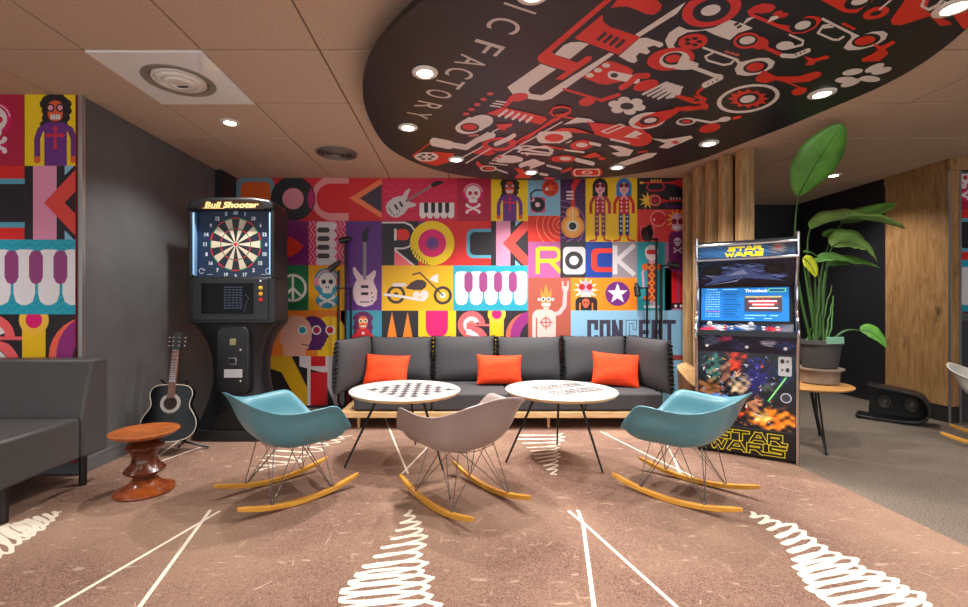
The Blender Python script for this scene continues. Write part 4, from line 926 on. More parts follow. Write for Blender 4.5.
table((-.405, 3.31), [(-.815, 3.154), (-.118, 3.107), (-.366, 3.68)], .80, 'round white table at the left with a chequered board printed on its top', 'chess', (.045, -.01))
table((.745, 3.31), [(.333, 3.25), (.977, 3.057), (.799, 3.675)], .47, 'round white table at the right with a striped game board printed on its top', 'gammon', (.06, .04))

# ------------------------------------------------------------------ turned stool
st = empty('stool', (-1.955, 2.77, .004), label='small turned walnut stool with a dished seat beside the leatherette sofa', cat='stool')
MB().lathe([(.06, .318), (.12, .335), (.168, .352), (.186, .366), (.188, .373), (.182, .376), (.165, .372), (.09, .362), (.001, .360)], 56).build('seat', M_stooltop, st)
MB().lathe([(.05, .325), (.075, .312), (.098, .292), (.106, .28), (.098, .268), (.074, .245), (.066, .215), (.072, .18), (.10, .148), (.112, .135), (.108, .125), (.08, .108), (.062, .095), (.062, .08)][::-1], 56).build('turned_stem', M_stoolbody, st)
MB().lathe([(.158, 0), (.164, .008), (.160, .018), (.12, .035), (.085, .055), (.064, .085), (.05, .09)], 56).build('foot', wood('walnut_foot', (116, 48, 18), (158, 80, 34), 7, (.6, 3, 1), 0.25, .4), st)
# ------------------------------------------------------------------ acoustic guitar on its stand
gt = empty('acoustic_guitar', (-2.245, 3.44, .105), math.radians(14), 'black acoustic guitar leaning on a stand between the grey wall and the dart machine', 'guitar'); gt.scale = (.9, .9, .96)
GL = Matrix.Rotation(math.radians(-10), 4, 'X') @ Matrix.Rotation(math.radians(2.2), 4, 'Y')
half = [(0, 0), (.07, .003), (.14, .022), (.19, .06), (.213, .115), (.205, .175), (.178, .225), (.153, .265), (.147, .295), (.152, .325), (.162, .36), (.158, .40), (.13, .432), (.08, .445), (.03, .447)]
out = [(x, z) for x, z in half] + [(-x, z) for x, z in half[::-1][:-1]]
def sm(pts):                                  # smooth closed outline
    n = len(pts); r = []
    for i in range(n):
        a, b, c, d = [Vector(pts[(i + k) % n]) for k in (-1, 0, 1, 2)]
        for t in (0, .33, .66): r.append(tuple(.5 * ((2 * b) + (c - a) * t + (2 * a - 5 * b + 4 * c - d) * t * t + (3 * b - a - 3 * c + d) * t ** 3)))
    return r
out = sm(out)
M_gloss = mat('black_lacquer', (9, 9, 11), .2, spec=.25)
m = MB(); m.X = GL; m.prism(out, -.045, .045, 'y'); m.build('body', M_gloss, gt)
m = MB(); m.X = GL; m.tube([(x, -.045, z) for x, z in out], .0035, 6, close=True); m.build('binding', mat('cream_binding', (214, 204, 186), .4), gt)
m = MB(); m.X = GL @ Matrix.Translation((0, -.046, .30)) @ Matrix.Rotation(PI / 2, 4, 'X')
m.lathe([(.052, 0), (.078, 0), (.078, .002), (.052, .002)], 40, ring=True); m.build('rosette', mat('pearl_rosette', (178, 176, 170), .4), gt)
m = MB(); m.X = GL @ Matrix.Translation((0, -.0455, .30)) @ Matrix.Rotation(PI / 2, 4, 'X'); m.lathe([(.054, 0), (.054, .001)], 40); m.build('sound_hole', mat('dark_hole', (46, 26, 20), .8), gt)
m = MB(); m.X = GL; m.box(-.075, -.056, .135, .075, -.045, .15); m.build('bridge', M_black, gt, bevel=.003)
m = MB(); m.X = GL; m.prism([(-.029, .34), (.029, .34), (.023, .725), (-.023, .725)], -.058, -.03, 'y'); nk = m.build('neck', M_neck, gt, bevel=.003)
for i in range(14):
    z = .725 - .36 * (1 - .93 ** (i * 1.3)); m = MB(); m.X = GL; m.box(-.025, -.0595, z, .025, -.058, z + .002); m.build('fret', M_chrome, nk)
m = MB(); m.X = GL; m.prism([(-.024, .724), (.024, .724), (.038, .75), (.04, .85), (.026, .868), (0, .878), (-.026, .868), (-.04, .85), (-.038, .75)], -.05, -.034, 'y'); hd = m.build('headstock', M_black, gt, bevel=.003)
for s in (-1, 1):
    for i in range(3):
        m = MB(); m.X = GL; z = .765 + .033 * i; m.tube([(s * .022, -.057, z), (s * .022, -.03, z)], .004, 8); m.tube([(s * .03, -.03, z), (s * .056, -.036, z)], .003, 8); m.ball((s * .062, -.036, z), .0095, 6, (1, .6, .8)); m.build('tuning_peg', M_chrome, hd)
m = MB(); m.X = GL
for i in range(6): m.tube([(-.03 + .012 * i, -.058, .142), (-.018 + .0072 * i, -.062, .73), (-.018 + .0072 * i, -.056, .78)], .0006, 4)
m.build('strings', M_chrome, gt)
gs = empty('guitar_stand', (-2.27, 3.54, .004), math.radians(14), 'black tubular stand holding the acoustic guitar', 'stand')
m = MB()
for x, y in ((-.22, -.08), (.26, -.02), (.02, .2)): m.tube([(0, .03, .16), (x * .35, y * .4, .06), (x, y, .012)], .009, 8)
m.build('leg', M_blackm, gs)
m = MB(); m.tube([(0, .03, .15), (0, .09, .5)], .009, 8); m.tube([(-.09, .0, .56), (-.07, .08, .5), (0, .09, .48), (.07, .08, .5), (.09, 0, .56)], .007, 8); m.build('yoke', M_blackm, gs)
m = MB(); m.tube([(-.11, -.2, .1), (-.1, -.19, .075), (-.08, .0, .075), (0, .03, .09), (.08, .0, .075), (.1, -.19, .075), (.11, -.2, .1)], .008, 8); m.build('cradle', M_blackm, gs)

# ------------------------------------------------------------------ dart machine
dmx = xx(232.5, 3.79)
dr = empty('dart_machine', (dmx, 3.79, .004), label='tall black electronic dart machine with a lit dartboard standing by the grey wall', cat='dart machine'); dr.scale = (.95, .8, .992)
def loft(mb, secs, seg=40, p=5.0):
    vs = []; fs = []
    for w, y0, y1, z in secs:
        for k in range(seg):
            a = 2 * PI * k / seg; c, s = math.cos(a), math.sin(a)
            vs.append((w * math.copysign(abs(c) ** (2 / p), c), (y0 + y1) / 2 + (y1 - y0) / 2 * math.copysign(abs(s) ** (2 / p), s), z))
    for i in range(len(secs) - 1):
        for k in range(seg): fs.append((i * seg + k, i * seg + (k + 1) % seg, (i + 1) * seg + (k + 1) % seg, (i + 1) * seg + k))
    fs.append(tuple(range(seg))); fs.append(tuple((len(secs) - 1) * seg + k for k in range(seg)))
    return mb.add(vs, fs)
loft(MB(), [(.40, -.04, .42, 0), (.40, -.04, .42, .03), (.39, -.03, .42, .085), (.38, -.02, .42, .09)]).build('base', M_mould, dr)
m = MB(); loft(m, [(w * 1.06, a, b, z) for w, a, b, z in [(.345, .0, .42, .085), (.33, .01, .42, .14), (.29, .03, .41, .24), (.25, .05, .40, .34), (.225, .06, .39, .45), (.215, .06, .38, .56), (.22, .05, .38, .68), (.245, .035, .38, .80), (.29, .015, .38, .90), (.34, .0, .38, .965), (.375, -.005, .38, 1.0), (.385, -.01, .38, 1.02)]]); m.build('pedestal', M_mould, dr)
arch = [(-.20, .09), (-.17, .17), (-.11, .235), (-.04, .262), (.04, .262), (.11, .235), (.17, .17), (.20, .09)]
m = MB(); m.prism(arch, -.012, .06, 'y'); m.build('arch_shade_panel', mat('deep_black', (10, 10, 11), .6), dr, bevel=.01)  # solid black panel standing for the shade of the opening between the legs
# coin door
def rr(x0, z0, x1, z1, r):
    P = []
    for cx, cz, a0 in ((x1 - r, z1 - r, 0), (x0 + r, z1 - r, 90), (x0 + r, z0 + r, 180), (x1 - r, z0 + r, 270)):
        P += [(cx + r * math.cos(math.radians(a0 + t * 15)), cz + r * math.sin(math.radians(a0 + t * 15))) for t in range(7)]
    return P
m = MB(); m.prism(rr(-.165, .40, .125, .975, .06), -.035, .08, 'y'); sur = m.build('coin_door_surround', M_mould, dr, bevel=.014, seg=3)
m = MB(); m.prism(rr(-.135, .43, .095, .94, .035), -.042, -.03, 'y'); cd = m.build('coin_door', M_black, dr, bevel=.004)
m = MB(); m.box(-.04, -.05, .82, .015, -.04, .875); m.build('coin_slot', mat('coin_plate', (160, 150, 110), .4, .4), cd, bevel=.003)
m = MB(); m.box(-.05, -.052, .655, .02, -.04, .715); m.build('coin_return', M_chrome, cd, bevel=.003)
m = MB(); m.box(-.045, -.0545, .663, .015, -.051, .707); m.build('coin_return_flap', mat('deep_black', (10, 10, 11), .6), cd)
m = MB(); m.box(-.09, -.046, .545, .07, -.041, .615); m.build('paper_label', mat('label_paper', (196, 196, 200), .6), cd)
sur.location.x = .035; cd.location.x = .035
for z in (.78, .515):
    m = MB(); m.X = Matrix.Translation((.055, -.042, z)) @ Matrix.Rotation(PI / 2, 4, 'X'); m.lathe([(.013, 0), (.013, .012), (.008, .016)], 16); m.build('lock', M_chrome, cd)
# screen housing
m = MB(); m.prism(rr(-.385, 1.0, .385, 1.40, .03), -.02, .36, 'y'); m.build('cabinet_middle', M_mould, dr, bevel=.012, seg=3)
m = MB(); m.prism(rr(-.345, 1.03, .33, 1.385, .012), -.034, -.016, 'y'); sb = m.build('screen_bezel', mat('dark_grey_bezel', (30, 31, 34), .4), dr, bevel=.006)
m = MB(); m.box(-.26, -.038, 1.085, .20, -.03, 1.345); sc_ = m.build('screen', mat('screen_glass', (6, 7, 9), .25, spec=.12), sb)
a = Art(lambda u, v, h: Vector((u, -.0385 - h, v)), step=.0003, rough=.3); a.emit = .0
a._emit([[(x, z), (x + .026, z), (x + .026, z + .010), (x, z + .010)] for x in [-.06 + .034 * i for i in range(5)] for z in [1.13 + .022 * j for j in range(9)]], (44, 58, 84)); a.line([(.12, 1.10), (.14, 1.18), (.16, 1.22), (.13, 1.25)], .004, (70, 74, 78)); a.build('screen_display', sc_)
for z, c in ((1.305, (236, 190, 40)), (1.255, (236, 170, 40)), (1.205, (210, 30, 34))):
    m = MB(); m.X = Matrix.Translation((.265, -.034, z)) @ Matrix.Rotation(PI / 2, 4, 'X'); m.lathe([(.018, 0), (.018, .008), (.012, .012), (.011, .016), (.003, .017)], 18); b = m.build('button', paint(c, .3), sb)
m = MB(); m.X = Matrix.Translation((.265, -.034, 1.365)) @ Matrix.Rotation(PI / 2, 4, 'X'); m.lathe([(.008, 0), (.008, .006)], 12); m.build('lock', M_chrome, sb)
# dart housing: rounded hood around a recessed face
OUTP = [(-.385, 1.39), (.385, 1.39), (.385, 1.96), (.375, 2.02), (.33, 2.06), (.0, 2.08), (-.33, 2.06), (-.375, 2.02), (-.385, 1.96)]
m = MB(); m.box(-.385, -.03, 1.39, -.35, .34, 2.0); m.build('hood_side', M_mould, dr, bevel=.014, seg=3)
m = MB(); m.box(.35, -.03, 1.39, .385, .34, 2.0); m.build('hood_side', M_mould, dr, bevel=.014, seg=3)
m = MB(); m.prism([(-.385, 1.97), (.385, 1.97), (.38, 2.02), (.345, 2.055), (.2, 2.075), (-.2, 2.075), (-.345, 2.055), (-.38, 2.02)], -.045, .34, 'y'); m.build('hood_top', M_mould, dr, bevel=.02, seg=3)
m = MB(); m.box(-.36, .055, 1.395, .36, .3, 1.98); face = m.build('dart_face', mat('navy_face', (24, 44, 74), .35), dr)
for s in (-1, 1):
    m = MB(); m.box(min(s * .35, s * .343), .0, 1.41, max(s * .35, s * .343), .055, 1.96); m.build('side_glow_tint', mat('blue_glow_tint', (110, 150, 190), .4), dr)  # pale blue colour stands for the light falling on the hood's inner walls
    m = MB(); m.box(min(s * .345, s * .335), -.022, 1.42, max(s * .345, s * .335), -.012, 1.95); lo = m.build('light_strip', mat('led_strip', (150, 190, 235), .4, emit=.6), dr); lo['label'] = 'pale blue light strip'
a = Art(lambda u, v, h: Vector((u, .054 - h, v)), step=.0008, rough=.4)
cx, cz, Rb = .006, 1.685, .232
a.circ(cx, cz, Rb * 1.02, (20, 24, 34), n=60)
cols = ((26, 34, 46), (214, 200, 176))
for i in range(20):
    a0 = i * 18 - 9 + 90
    def seg(r0, r1, c): a.arc(cx, cz, (r0 + r1) / 2 * Rb, (r1 - r0) * Rb, c, a0 + .5, a0 + 17.5, 4); a.L -= 1
    dk = i % 2 == 0
    seg(.12, .56, cols[0] if dk else cols[1]); seg(.56, .60, (196, 40, 56) if dk else (30, 130, 100)); seg(.60, .95, cols[0] if dk else cols[1]); seg(.95, 1.0, (196, 40, 56) if dk else (30, 130, 100))
a.L += 1
a.circ(cx, cz, Rb * .11, (190, 190, 180)); a.circ(cx, cz, Rb * .075, (206, 40, 56))
nums = [20, 1, 18, 4, 13, 6, 10, 15, 2, 17, 3, 19, 7, 16, 8, 11, 14, 9, 12, 5]
for i, nn in enumerate(nums):
    t = math.radians(90 - 18 * i); x, z = cx + Rb * 1.19 * math.cos(t), cz + Rb * 1.19 * math.sin(t); vs, fs, asp = text_mesh(str(nn), .05); w = .017 * asp; a._emit([[(x - w + vs[i_][0] * 2 * w, z - .017 + vs[i_][1] * .034) for i_ in f] for f in fs], (206, 214, 226)); a.L -= 1
for x in (-.30, .30):
    a.arc(x, 1.455, .022, .006, (190, 200, 214), 30, 330, 14); a.line([(x + .01, 1.462), (x + .03, 1.462)], .006, (190, 200, 214))
a.line([(-.25, 1.425), (-.2, 1.425)], .004, (190, 200, 214)); a.line([(.24, 1.425), (.3, 1.425)], .004, (190, 200, 214))
a.build('dartboard', face)
# marquee sign
m = MB(); m.prism([(-.29, 1.972), (.30, 1.972), (.28, 2.038), (.0, 2.052), (-.26, 2.038)], -.052, -.04, 'y'); mq = m.build('marquee', mat('marquee_dark', (34, 22, 12), .3), dr)
a = Art(lambda u, v, h: Vector((u, -.0525 - h, v)), step=.0004); a.emit = .12
vs, fs, _ = text_mesh('Bull Shooter', .035)
a._emit([[(-.225 + vs[i][0] * .47 + vs[i][1] * .016, 1.982 + vs[i][1] * .052) for i in f] for f in fs], (232, 184, 120)); a.line([(-.24, 1.980), (-.05, 1.978)], .004, (250, 200, 120)); a.build('marquee_lettering', mq)

# ------------------------------------------------------------------ arcade cabinet
P0, P1 = Vector((1.88, 3.557)), Vector((2.43, 3.203)); ux = (P1 - P0).normalized(); AW = (P1 - P0).length
ar = empty('arcade_cabinet', (P0.x, P0.y, .004), math.atan2(ux.y, ux.x), 'upright space themed arcade cabinet with chrome edges, lit screen and two joysticks', 'arcade cabinet')
prof = [(0, 0), (0, .79), (-.03, .86), (-.055, .92), (-.055, .965), (-.01, 1.0), (.045, 1.06), (.075, 1.16), (.078, 1.28), (.05, 1.38), (.0, 1.45), (-.02, 1.50), (-.02, 1.675), (.26, 1.675), (.34, 1.55), (.34, 0)]
for x in (0, AW - .018):
    m = MB(); m.prism(prof, x, x + .018, 'x'); m.build('side_panel', mat('cabinet_black', (20, 21, 26), .3), ar)
for x in (.006, AW - .006):
    m = MB(); m.tube([(x, y - .003, z) for y, z in prof[:13]], .0125, 10); m.build('edge_moulding', M_chrome, ar)
for z in (1.612, 1.502):
    m = MB(); m.tube([(0, -.024, z), (AW, -.024, z)], .012, 10); m.build('marquee_rail', M_chrome, ar)
def panel(name, pts, m_, y=None):              # thick panel between the sides; pts = (y,z) profile
    b = MB(); b.prism(pts, .018, AW - .018, 'x'); return b.build(name, m_, ar)
cabk = mat('cabinet_black', (20, 21, 26), .3)
lower = panel('lower_panel', [(.01, .02), (.03, .02), (.03, .79), (.01, .79)], cabk)
panel('back_panel', [(.30, .02), (.32, .02), (.32, 1.6), (.30, 1.6)], cabk); panel('top_panel', [(-.015, 1.62), (.25, 1.62), (.25, 1.64), (-.015, 1.64)], cabk)
band = panel('control_front', [(.008, .79), (.03, .79), (-.02, .92), (-.047, .92)], cabk)
ctrl = panel('control_panel', [(-.05, .918), (-.05, .955), (.075, 1.005), (.075, .98), (-.02, .918)], cabk)
scrp = panel('screen_panel', [(.075, .995), (.128, 1.30), (.15, 1.30), (.10, .995)], mat('cabinet_black', (20, 21, 26), .3))
hdp = panel('speaker_panel', [(.122, 1.29), (.0, 1.495), (.018, 1.505), (.14, 1.30)], cabk)
mqp = panel('marquee', [(-.012, 1.505), (.01, 1.505), (.01, 1.615), (-.012, 1.615)], mat('marquee_blue', (22, 50, 84), .25))
def quad(y0, z0, y1, z1, off=.0012):           # (u 0..1 across, v 0..1 down) from top (y1,z1) to bottom (y0,z0)
    n = Vector((0, -(z1 - z0), (y1 - y0))).normalized()
    def fn(u, v, h):
        p = Vector((.018 + u * (AW - .036), y1 + (y0 - y1) * v, z1 + (z0 - z1) * v)); return p + n * (off + h)
    return fn
def cloud(name, fn, blobs, base, parent, nx=170, ny=150, amp=.3, seed=1, rough=.25, cols=None):
    """printed colour clouds: a fine grid whose colours are part of the print"""
    rnd = random.Random(seed); me = bpy.data.meshes.new(name)
    me.from_pydata([tuple(fn(i / nx, j / ny, 0)) for j in range(ny + 1) for i in range(nx + 1)], [], [(j * (nx + 1) + i, j * (nx + 1) + i + 1, (j + 1) * (nx + 1) + i + 1, (j + 1) * (nx + 1) + i) for j in range(ny) for i in range(nx)])
    at = me.color_attributes.new('ink', 'FLOAT_COLOR', 'POINT')
    waves = [(rnd.uniform(8, 70) * rnd.choice((-1, 1)), rnd.uniform(8, 70), rnd.uniform(0, 6)) for _ in range(16)]
    for j in range(ny + 1):
        for i in range(nx + 1):
            u, v = i / nx, j / ny; c = list(base); s = sum(math.sin(a * u + b * v + p) for a, b, p in waves) / 5
            uu, vv = u + .022 * math.sin(v * 57 + s * 3), v + .022 * math.sin(u * 51 - s * 3)
            for (x, y, rx, ry, col_) in blobs:
                k = math.exp(-((uu - x) / rx) ** 2 - ((vv - y) / ry) ** 2) * (1 + .4 * s); k = max(0, min(1, (k - .3) * 2.2)); c = [c[q] + (col_[q] - c[q]) * k for q in range(3)]
            c = [max(0, q * (1 + amp * s)) for q in c]; at.data[j * (nx + 1) + i].color = rgb([min(255, q) for q in c])
    m = bpy.data.materials.new(name + '_ink'); m.use_nodes = True; nt = m.node_tree; b = nt.nodes['Principled BSDF']; b.inputs['Roughness'].default_value = rough
    vc = nt.nodes.new('ShaderNodeVertexColor'); vc.layer_name = 'ink'; nt.links.new(vc.outputs['Color'], b.inputs['Base Color'])
    me.materials.append(m); o = bpy.data.objects.new(name, me); col.objects.link(o); o.parent = parent; return o
LET = {'S': [[(1.0, 1), (.12, 1), (.12, .56), (.88, .46), (.88, 0), (-.05, 0)]], 'T': [[(0, 1), (1, 1)], [(.5, 1), (.5, 0)]], 'A': [[(0, 0), (.34, 1), (.66, 1), (1, 0)], [(.2, .3), (.8, .3)]],
       'R': [[(0, 0), (0, 1), (.82, 1), (.82, .48), (0, .48)], [(.5, .48), (.85, 0), (1.15, 0)]], 'W': [[(0, 1), (.24, 0), (.5, .8), (.76, 0), (1, 1)]]}
def logo(a, word, x0, x1, y0, y1, w, c, inner=None, wi=.4, sk=0.0):
    n = len(word); cw = (x1 - x0) / n; S = []
    for i, ch in enumerate(word):
        for st in LET[ch]: S.append([(x0 + cw * i + cw * .1 + p * cw * .8 + sk * q, y1 - q * (y1 - y0)) for p, q in st])
    a.block(S, w, c)
    if inner: a.block(S, w * wi, inner)
# poster on the lower front
pf = quad(.01, .225, .01, .79)
cloud('poster', pf, [(.42, .12, .13, .2, (226, 60, 24)), (.17, .22, .12, .2, (60, 120, 110)), (.62, .3, .16, .3, (36, 34, 120)), (.12, .5, .16, .14, (150, 100, 56)), (.3, .3, .07, .2, (130, 84, 66)), (.45, .42, .12, .16, (196, 170, 136)), (.78, .85, .3, .17, (250, 130, 30)), (.68, .83, .1, .09, (255, 224, 130)), (.32, .82, .1, .15, (206, 196, 180)), (.42, .78, .06, .14, (190, 40, 24)), (.6, .68, .08, .14, (186, 130, 96)), (.74, .46, .09, .1, (60, 70, 70)), (.9, .2, .1, .2, (22, 46, 84)), (.1, .85, .12, .14, (30, 44, 70)), (.5, .2, .06, .12, (24, 20, 40)), (.2, .62, .2, .03, (90, 140, 230))], (20, 26, 40), lower)
a = Art(pf, (0, 0, 1, 1), step=.0005, rough=.25); a.L = 3
a.line([(.74, .62), (.91, .30)], .022, (40, 200, 70)); a.line([(.745, .61), (.905, .31)], .009, (200, 255, 200)); a.rrect(.835, .03, .965, .28, .02, (196, 196, 200)); a.circs([(.875, .09, .02, .03), (.925, .20, .02, .03)], (40, 40, 44)); a.circs([(.925, .09, .012, .018), (.875, .2, .012, .018)], (90, 90, 94))
rp = random.Random(5)
for c in ((250, 240, 230), (206, 60, 40), (150, 170, 220), (16, 18, 28), (226, 160, 80)):
    a._emit([[(x + q * math.cos(t), y + q * 1.1 * math.sin(t)) for t, q in ((t0, q0), (t0 + 2.3, q0 * .5), (t0 + 3.6, q0 * .8))] for x, y, t0, q0 in [(rp.uniform(.05, .8), rp.uniform(.05, .95), rp.uniform(0, 6), rp.uniform(.008, .035)) for _ in range(26)]], c)
a.circ(.91, .56, .055, (196, 196, 206), .065); a.circ(.91, .56, .042, (60, 64, 80), .05); a.text('TOS', .875, .53, .945, .585, (200, 200, 210), .03) if False else None
a.build('poster_details', lower)
bf = quad(.01, .02, .01, .222); a = Art(lambda u, v, h: bf(u / .618, v / .202, h), (0, 0, .618, .202), step=.0006, rough=.3)
a.rect(0, 0, .618, .202, (12, 12, 14)); a.rect(0, 0, .618, .006, (60, 60, 64))
Y1 = (236, 214, 30)
logo(a, 'STAR', .12, .56, .036, .092, .026, Y1, (12, 12, 14), .62, 0); logo(a, 'WARS', .07, .57, .120, .176, .026, Y1, (12, 12, 14), .62, 0)
a.build('lower_lettering', lower)
cloud('control_front_print', quad(-.0, .795, -.05, .92, .004), [(.15, .3, .1, .4, (70, 80, 110)), (.45, .6, .12, .4, (40, 50, 90)), (.75, .4, .1, .2, (150, 150, 170)), (.9, .5, .1, .3, (40, 60, 110)), (.3, .2, .06, .2, (160, 60, 90))], (26, 32, 52), band, 90, 20, .3, 4)
for x in (.12, .52, .88):
    m = MB(); m.X = Matrix.Translation((x * AW, -.012, .835)) @ Matrix.Rotation(PI / 2, 4, 'X'); m.lathe([(.012, -.01), (.012, .012), (.008, .014)], 14); m.build('side_button', mat('white_button', (220, 220, 225), .3), band)
cloud('control_panel_print', quad(-.05, .956, .075, 1.006, .001), [(.2, .6, .16, .5, (220, 220, 225)), (.12, .8, .1, .3, (206, 30, 50)), (.5, .5, .12, .5, (200, 206, 216)), (.78, .7, .1, .3, (206, 40, 40)), (.4, .8, .1, .3, (30, 70, 130))], (24, 30, 54), ctrl, 80, 20, .35, 6)
for i, x in enumerate((.145, .56)):
    m = MB(); m.tube([(x * AW, .01, .972), (x * AW, .008, 1.0)], .005, 8); j = m.build('joystick', M_chrome, ctrl)
    MB().ball((x * AW, .008, 1.006), .0185, 12).build('joystick_ball', mat('white_ball', (230, 230, 232), .2), ctrl)
for x0 in (.24, .68):
    for i in range(3):
        for j in range(2):
            m = MB(); m.lathe([(.013, 0), (.013, .006), (.009, .010)], 14, ((x0 + .065 * i) * AW, -.018 + .04 * j, .966 + .016 * j)); m.build('control_button', paint([(230, 230, 230), (206, 30, 40), (230, 230, 230)][i], .25), ctrl)
m = MB(); sf = quad(.082, 1.028, .128, 1.285, .002)
b_ = MB(); b_.add([tuple(sf(u, v, 0)) for u, v in ((.02, .0), (.95, .0), (.95, 1), (.02, 1))], [(0, 1, 2, 3)]); scn_ = b_.build('screen', mat('lit_screen', (34, 120, 196), .2, emit=.75), ar, smooth=False)
so = scn_.modifiers.new('t', 'SOLIDIFY'); so.thickness = .003
a = Art(quad(.082, 1.028, .128, 1.285, .005), (.02, 0, .95, 1), step=.0004, rough=.2); a.emit = .9
LC = (150, 214, 250)
for j in range(11):
    y = .13 + .075 * j; c = LC if j != 8 else (226, 90, 150)
    a.lines([(.07 + .028 * i, y, .07 + .028 * i + random.uniform(.012, .024), y) for i in range(6)], .022, c); a.lines([(.27, y, .40 + random.uniform(0, .06), y)], .022, (20, 60, 110) if j % 2 else (40, 80, 140))
a.lines([(.08, .05, .2, .05), (.26, .05, .42, .05)], .02, LC); a.text('Throwback', .50, .05, .74, .15, (230, 240, 250), .03); a.rrect(.74, .04, .92, .15, .03, (120, 220, 120)); a.rrect(.75, .055, .91, .135, .02, (40, 80, 140))
a.rect(.50, .26, .88, .72, (70, 60, 70)); a.rect(.505, .27, .875, .31, (180, 170, 120)); a.star(.69, .47, .17, .09, 14, (206, 50, 60), -90, .9); a.lines([(.54, .42, .83, .42), (.58, .52, .8, .52), (.55, .62, .84, .62)], .04, (226, 226, 226)); a.lines([(.56, .47, .82, .47), (.6, .57, .78, .57)], .03, (206, 40, 60)); a.lines([(.50, .84, .72, .84), (.76, .84, .84, .84), (.50, .93, .6, .93), (.7, .93, .78, .93)], .02, LC)
a.build('screen_display', scn_)
hf = quad(.122, 1.29, .0, 1.495, .004)
cloud('speaker_panel_print', hf, [(.5, .35, .3, .22, (90, 110, 170)), (.3, .6, .25, .1, (130, 150, 200)), (.75, .6, .2, .1, (100, 120, 180)), (.5, .95, .6, .15, (10, 12, 20))], (18, 24, 52), hdp, 80, 30, .3, 8)
a = Art(hf, (0, 0, 1, 1), step=.0006, rough=.25); a.L = 2
for x in (.16, .80): a.circ(x, .34, .105, (8, 8, 12), .17); a.circ(x, .34, .08, (22, 24, 34), .12)
a.poly([(.05, .88), (.30, .45), (.50, .25), (.60, .45), (.92, .78), (.60, .66), (.45, .62), (.30, .74)], (84, 106, 168)); a.poly([(.30, .55), (.48, .32), (.54, .5)], (150, 164, 206)); a.poly([(.05, .90), (.30, .78), (.45, .68), (.42, .76)], (160, 176, 216))
a.build('speaker_grille_print', hdp)
mf = quad(-.012, 1.508, -.012, 1.608)
cloud('marquee_print', mf, [(.35, .5, .5, .8, (36, 112, 176)), (.83, .4, .09, .4, (120, 110, 110)), (.83, .3, .04, .15, (190, 60, 60)), (.97, .6, .06, .3, (40, 60, 90))], (18, 40, 74), mqp, 80, 20, .12, 3)
a = Art(lambda u, v, h: mf(u / .618, v / .1, h), (0, 0, .618, .1), step=.0006, rough=.25); a.emit = .35; a.L = 2
logo(a, 'STAR', .20, .42, .020, .042, .0115, (250, 222, 20), None); logo(a, 'WARS', .18, .43, .061, .084, .0115, (250, 222, 20), None)
a.build('marquee_lettering', mqp)

# ------------------------------------------------------------------ floor lamps behind the sofa
def lamp(bx, poles, heads, links, label, d=4.93):
    X0 = xx(bx, d); r = empty('floor_lamp', (X0, d, 0), 0, label, 'floor lamp', 'black floor lamps beside the sofa')
    MB().lathe([(.085, 0.0), (.085, .012), (.08, .016), (.012, .02)], 32).build('base', M_blackm, r)
    for px, t in poles:
        x = xx(px, d) - X0; m = MB(); m.tube([(x * .4, 0, .018), (x, 0, .08), (x, 0, zz(t, d))], .0125, 10); m.build('pole', M_blackm, r)
    for (x0, y0, x1, y1, w) in heads:
        p, q = Vector((xx(x0, d) - X0, -.01, zz(y0, d))), Vector((xx(x1, d) - X0, -.05, zz(y1, d)))
        m = MB(); m.tube([p, p.lerp(q, .25), p.lerp(q, .3), q], [w * .55, w * .7, w, w], 16); h = m.build('lamp_head', M_black, r)
    m = MB()
    for (x0, y0, x1, y1) in links: m.tube([(xx(x0, d) - X0, -.0, zz(y0, d)), (xx(x1, d) - X0, -.01, zz(y1, d))], .009, 8)
    m.build('bracket', M_blackm, r)
lamp(345, [(338.5, 270), (345.5, 240), (351, 287)], [(341, 261, 330, 271, .03), (352, 238, 340, 242, .03)], [(338.5, 286), (338.5, 290)][:0] + [(336, 288, 353, 288)], 'black three pole floor lamp at the left end of the sofa')
lamp(655, [(647, 287), (656.5, 238), (661.5, 265)], [(649, 226, 645.5, 240, .042), (666, 264, 677, 267, .035), (635.8, 283, 636.2, 296, .032)], [(636, 288, 647, 288), (661.5, 266, 668, 265), (648, 238, 656.5, 240)], 'black three pole floor lamp at the right end of the sofa')

# ------------------------------------------------------------------ log stool between sofa and cabinet
lg = empty('log_stool', (2.10, 4.00, .004), 0, 'rough tree trunk stool with a pale cut top squeezed between sofa and arcade cabinet', 'stool')
m = MB(); pr = [(.13, 0), (.135, .02), (.125, .15), (.12, .3), (.13, .42), (.135, .5), (.13, .505)]
m.lathe(pr, 28); m.v = [(x * (1 + .06 * math.sin(5 * math.atan2(y, x))), y * (1 + .06 * math.sin(5 * math.atan2(y, x))), z + ((-.35 * x + .7 * y) if z > .4 else 0)) for x, y, z in m.v]
m.build('trunk', wood('bark', (70, 42, 24), (128, 88, 54), 9, (1, 1, .3), .8), lg)
m = MB(); m.prism([(.133 * (1 + .06 * math.sin(5 * t)) * math.cos(t), .133 * (1 + .06 * math.sin(5 * t)) * math.sin(t)) for t in [2 * PI * i / 40 for i in range(40)]], .507, .515, 'z'); m.v = [(x, y, z - .35 * x + .7 * y) for x, y, z in m.v]
m.build('cut_top', wood('cut_wood', (180, 130, 80), (222, 180, 128), 10, (1, 4, 1), .7), lg)

